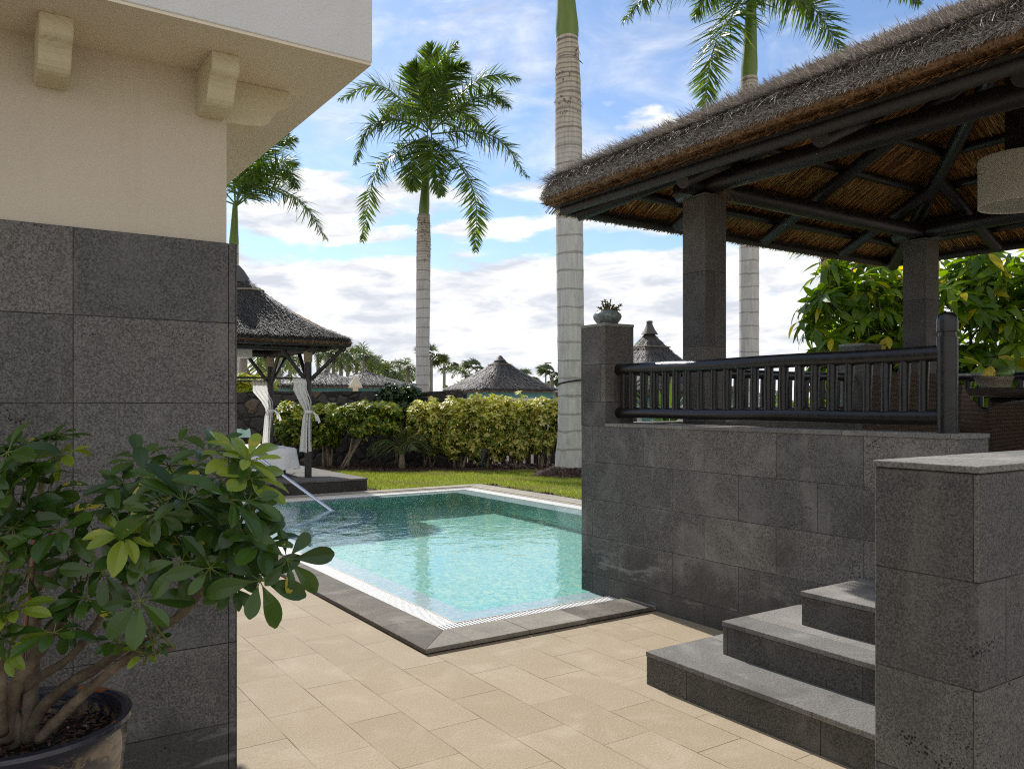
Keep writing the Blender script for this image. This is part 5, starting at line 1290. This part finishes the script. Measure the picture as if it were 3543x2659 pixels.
limb([(128,1545,2.2),(180,1400,2.2),(300,1280,2.2),(440,1200,2.19),(560,1110,2.18),(700,1035,2.16),(830,950,2.15),(950,815,2.15),(1040,740,2.16),(1130,650,2.17)], .030, .015)
limb([(175,1530,2.16),(260,1440,2.16),(390,1310,2.16),(520,1200,2.15),(620,1130,2.15),(700,1070,2.16)], .028, .019)
limb([(600,1110,2.14),(690,1135,2.13),(735,1115,2.12),(795,1108,2.11)], .015, .011, 12)
limb([(130,1545,2.22),(135,1400,2.23),(145,1250,2.24),(155,1080,2.25),(160,900,2.27),(168,700,2.3),(178,480,2.32),(200,280,2.33)], .043, .012)
limb([(25,1530,2.12),(35,1400,2.1),(75,1270,2.1),(150,1160,2.12),(235,1040,2.15),(330,900,2.18),(360,830,2.2)], .040, .020)
limb([(100,1300,2.14),(190,1235,2.16),(330,1140,2.2),(450,980,2.25),(520,860,2.28),(640,760,2.3),(740,650,2.3),(830,560,2.3),(900,430,2.28)], .022, .012)
limb([(160,840,2.28),(220,790,2.27),(320,720,2.25),(380,660,2.25)], .020, .012, 12)
limb([(200,800,2.3),(185,700,2.32),(215,640,2.33),(235,560,2.3)], .012, .008, 12)
limb([(5,1500,2.08),(0,1350,2.05),(10,1200,2.05),(-30,1050,2.0)], .03, .018, 12)
limb([(60,1560,2.14),(70,1460,2.13),(45,1380,2.12),(60,1290,2.12)], .03, .025, 10)
limb([(-40,1100,2.1),(0,900,2.12),(30,700,2.14),(50,480,2.15),(60,300,2.15)], .018, .009, 16)
limb([(950,815,2.15),(1060,770,2.14),(1180,760,2.13),(1260,720,2.12)], .010, .006, 12)
limb([(830,560,2.3),(960,420,2.27),(1060,320,2.25),(1150,270,2.22)], .011, .006, 12)
k2 = MB().tube([z6(70,1430,2.2), z6(165,560,2.3)], .0068, 10)
st_ = thing('bamboo_stake', 'reddish cane stake tied upright among the stems in the pot', 'stake', z6(70,1430,2.2))
k2.build('cane', m_plain('reddish cane', (.27,.125,.085), .5, .4, 0, 7, .1, .25), st_, smooth=True)
MB().tube([z6(120,742,2.285)+(0,0,.001), z6(150,738,2.25), z6(176,740,2.29)], .0015, 5).build('tie_wire', m_plain('green wire', (.03,.09,.05), .5), st_)
ALLP = np.concatenate(limbs)
# leaf whorls; last value is the chance of light-painted leaves: (x, y, distance, size, lit_pick)
WH = [(820,190,2.2,.8,.2),(740,440,2.1,.95,0),(960,620,2.1,.9,0),(1060,820,2.1,.8,0),(1010,540,2.05,.95,0),(-20,900,2.,.9,.2),(130,760,2.12,.8,0),(720,490,2.02,1.1,0),(842,437,2.0,1.15,0),(1045,432,1.98,1.25,0),(660,330,2.12,.9,0),(740,345,2.06,.95,.6),(505,470,2.1,.95,0),(545,545,2.05,.9,0),(690,625,2.06,1.,.2),(830,712,2.0,1.05,0),(960,742,1.97,1.05,0),
 (900,590,2.2,.9,0),(1185,800,1.98,1.12,0),(1310,705,2.0,1.12,0),(1195,630,2.03,1.05,0),(1060,250,2.1,1.05,1),(1125,255,2.08,1.0,1),(1140,335,2.05,1.,1),(950,220,2.12,1.05,.2),(640,890,2.0,1.1,.1),(245,1040,2.0,.92,.15),
 (65,940,2.0,.8,.2),(655,1130,2.1,.55,.4),(530,1070,2.1,.55,.3),(700,1075,2.08,.5,.2),(190,195,2.2,1.,0),(285,230,2.2,1.,.2),(60,265,2.08,1.05,.3),(110,355,2.1,1.05,.2),(120,470,2.08,1.05,0),(35,215,2.05,1.,.2),
 (225,500,2.15,1.,0),(275,570,2.05,1.2,0),(335,665,2.12,.9,.1),(400,660,2.1,.95,0),(560,600,2.02,1.05,.5),(590,700,2.08,1.05,0),(470,760,2.08,1.,0),(390,880,2.1,.8,.1),(150,640,2.1,.9,0),(60,560,2.05,1.05,0),(20,420,2.0,1.05,0),(20,760,2.0,.9,.1),
 (770,280,2.18,.85,.5),(860,300,2.2,.95,.1),(1000,330,2.1,1.,.3),(930,520,2.1,1.05,0),(1080,560,2.06,1.,0),(800,590,2.16,.95,0),(650,560,2.15,.9,0),(1130,490,2.03,1.,0),(1150,600,2.02,.9,0),(1110,700,2.1,.9,0),(1020,650,2.14,.9,0),
 (180,330,2.25,.9,0),(230,400,2.2,.9,0),(260,140,2.25,.8,0),(330,1000,2.1,.75,.3),(300,950,2.12,.7,.2),(20,1010,2.0,.7,.3),(40,1120,1.98,.75,.4),(590,420,2.15,.9,0),(560,360,2.16,.85,0),(630,250,2.2,.85,0),(890,640,2.22,.8,.1),(1130,440,2.0,.95,.2),(-30,330,2.,1.,0),(-30,600,2.,1.,0),(110,190,2.2,.9,0)]
LF1 = m_leaf('umbrella leaf dark', (.022,.058,.010), (.066,.130,.018), None, .2, .28, .27, (1.3,1.5,.4), ((.42,.36,.05), .06))
LF2 = m_leaf('umbrella leaf lightened', (.17,.26,.025), (.30,.38,.045), None, .2, .4, .30, (1.3,1.4,.4), ((.45,.38,.06), .1))  # backlit glow of the upper clusters put into a paler leaf colour
lf = {0: MB(), 1: MB()}; pet = MB()
FWD = np.array([SY, CY, 0]); EX = np.array([CY, -SY, 0])
CEN = z6(560, 560, 2.25)
for (x, y, d, sz, lit_pick) in WH:
    c = z6(x, y, d+rng.normal(0, .015))
    up = rng.random() < .5
    A = nrm((c-CEN)*.7/np.linalg.norm(c-CEN)+np.array([0,0,.75 if not up else 1.3])-FWD*(.75 if not up else .15)+rng.normal(0, .22, 3))
    nl = int(rng.integers(7, 10)); g_ = 1 if rng.random() < lit_pick else 0
    ph = rng.uniform(0, 2*PI)+np.arange(nl)*2*PI/nl*.93+rng.normal(0, .09, nl)
    r1 = nrm(np.cross(A, (0.01,0,1.))); r2 = np.cross(A, r1)
    be = rng.uniform(-.25, .42, nl)+(.35 if up else 0)
    D = (r1*np.cos(ph)[:, None]+r2*np.sin(ph)[:, None])*np.cos(be)[:, None]+A*np.sin(be)[:, None]-np.array([0,0,.16])
    D = nrm(D); L = .088*sz*rng.uniform(.62, 1.12, nl)
    B = c+D*(.012+.004*sz)
    prof = [.08,.24,.44,.66,.85,.97,1.,.93,.72,.16]
    lf[g_].leaves(B, D, np.tile(A, (nl, 1))+rng.normal(0, .12, (nl, 3)), L, L*rng.uniform(.20, .245, nl), prof, rng.uniform(.02, .55, nl), rng.uniform(.12, .45))
    for q in range(nl): pet.tube([c, B[q]+D[q]*.006], [.0016,.0012], 5, False)
    near = ALLP[np.argmin(np.linalg.norm(ALLP-(c-(0,0,.05)), axis=1))]
    pet.tube(curve([near, (near+c)/2+(0,0,-.012)-A*.02, c], 7), [.0032,.003,.0028,.0026,.0024,.0022,.002], 6, False)
MBf = MB()
for g_, m_, nm in ((0, LF1, 'leaves'), (1, LF2, 'lightened_leaves')):
    o = lf[g_].build(nm, m_, plant)
    if g_: o['label'] = 'bright yellow-green leaves, lit look painted in'
pet.build('leaf_stalks', m_plain('leaf stalk', (.12,.15,.03), .5), plant, smooth=True)

# ------------------------------------------------------------------ sky, sun, camera
SUN = np.array([.10, 1.15, 1.0]); SUN /= np.linalg.norm(SUN)
w = bpy.data.worlds.new('World'); sc.world = w; w.use_nodes = True
k = NT('', w); bg = k.n['Background']
sky = k.n.new('ShaderNodeTexSky'); sky.sky_type = 'NISHITA'; sky.sun_disc = False
sky.sun_elevation = math.asin(SUN[2]); sky.sun_rotation = math.atan2(SUN[0], SUN[1])
sky.air_density = 1.; sky.dust_density = .35; sky.ozone_density = 1.5
SKYS = .10
g = k.node('ShaderNodeTexCoord', out=0); d_ = k.sep(g)
az = k.math('ARCTAN2', d_[0], d_[1]); el = k.math('ARCSINE', d_[2])
elt = k.math('SUBTRACT', el, k.math('MULTIPLY', k.math('SUBTRACT', az, YAW), .03))
v1 = k.com(k.math('MULTIPLY', az, 5.), k.math('MULTIPLY', elt, 17.), .7)
n1 = k.noise(v1, 1.35, 9, .53, .25); nb = k.noise(v1, .55, 3, .5)
n1 = k.math('ADD', k.math('MULTIPLY', n1, .72), k.math('MULTIPLY', nb, .28))
deg = PI/180
cov = k.ramp(k.math('MULTIPLY', elt, 1/(60*deg)), [(0,.30),(3/60,.32),(8.6/60,.36),(10.2/60,.48),(11.2/60,.50),(12.2/60,.42),(14.4/60,.44),(16.4/60,.58),(24/60,.66),(60/60,.60)])
dn = k.rng(k.math('SUBTRACT', n1, cov), -.012, .075, 0, 1, True)
# thin high streaks
v2 = k.com(k.math('ADD', k.math('MULTIPLY', az, 3.2), k.math('MULTIPLY', el, 1.4)), k.math('SUBTRACT', k.math('MULTIPLY', el, 7.), k.math('MULTIPLY', az, 1.2)), 3.1)
n2 = k.noise(v2, 1.7, 8, .6, .7)
ci = k.math('MULTIPLY', k.rng(n2, .42, .74, 0, .6, True), k.rng(el, 12*deg, 18*deg, .25, 1))
# unseen bright cloud bank added behind the viewpoint as fill light
back = k.rng(k.math('ADD', k.math('MULTIPLY', d_[0], SY), k.math('MULTIPLY', d_[1], CY)), .15, -.35, 0, 1, True)
den = k.math('MAXIMUM', k.math('MAXIMUM', dn, ci), k.math('MULTIPLY', back, k.rng(n2, .25, .5, .3, .85)))
n3 = k.noise(v1, 2.6, 6, .6, .3)
lit = k.mix(k.rng(n3, .36, .62), (.53,.56,.62), (.88,.875,.86))
skyc = k.mix(1., sky.outputs[0], (SKYS*SKY_T[0], SKYS*SKY_T[1], SKYS*SKY_T[2]), 'MULTIPLY') if False else k.node('ShaderNodeVectorMath', {0: sky.outputs[0], 1: (SKYS*.91, SKYS*.99, SKYS*1.10)}, operation='MULTIPLY')
lit = k.mix(back, lit, (.72,.72,.71))
c = k.mix(den, skyc, lit)
# below the horizon: dull haze colour
c = k.mix(k.rng(d_[2], -.02, 0., 1, 0), c, (.42,.40,.37))
k.l(c, bg.inputs[0]); bg.inputs[1].default_value = 1.0
sl_ = bpy.data.lights.new('sun', 'SUN'); sl_.energy = 4.1; sl_.angle = math.radians(.53); sl_.color = (1., .955, .885)
so = bpy.data.objects.new('sun', sl_); col.objects.link(so)
so.rotation_euler = Vector(-SUN).to_track_quat('-Z', 'Y').to_euler(); so.location = (0, 0, 30)
sl_.cycles.is_caustics_light = True
cam = bpy.data.cameras.new('camera'); co = bpy.data.objects.new('camera', cam); col.objects.link(co); sc.camera = co
co.location = (0, 0, EYE); co.rotation_euler = (PI/2, 0, -YAW)
cam.sensor_width = 36.; cam.lens = FPX/2212*36; cam.shift_y = 40/2212; cam.clip_end = 3000.; cam.clip_start = .05
sc.view_settings.view_transform = 'Standard'; sc.view_settings.look = 'None'; sc.view_settings.exposure = .45; sc.view_settings.gamma = 1.
cy = sc.cycles
cy.max_bounces = 8; cy.diffuse_bounces = 5; cy.glossy_bounces = 4; cy.transmission_bounces = 6; cy.transparent_max_bounces = 8
cy.caustics_reflective = False; cy.caustics_refractive = True; cy.sample_clamp_indirect = 4.
cy.pixel_filter_type = 'BLACKMAN_HARRIS'; cy.filter_width = 1.15
cy.use_denoising = False; cy.use_adaptive_sampling = False
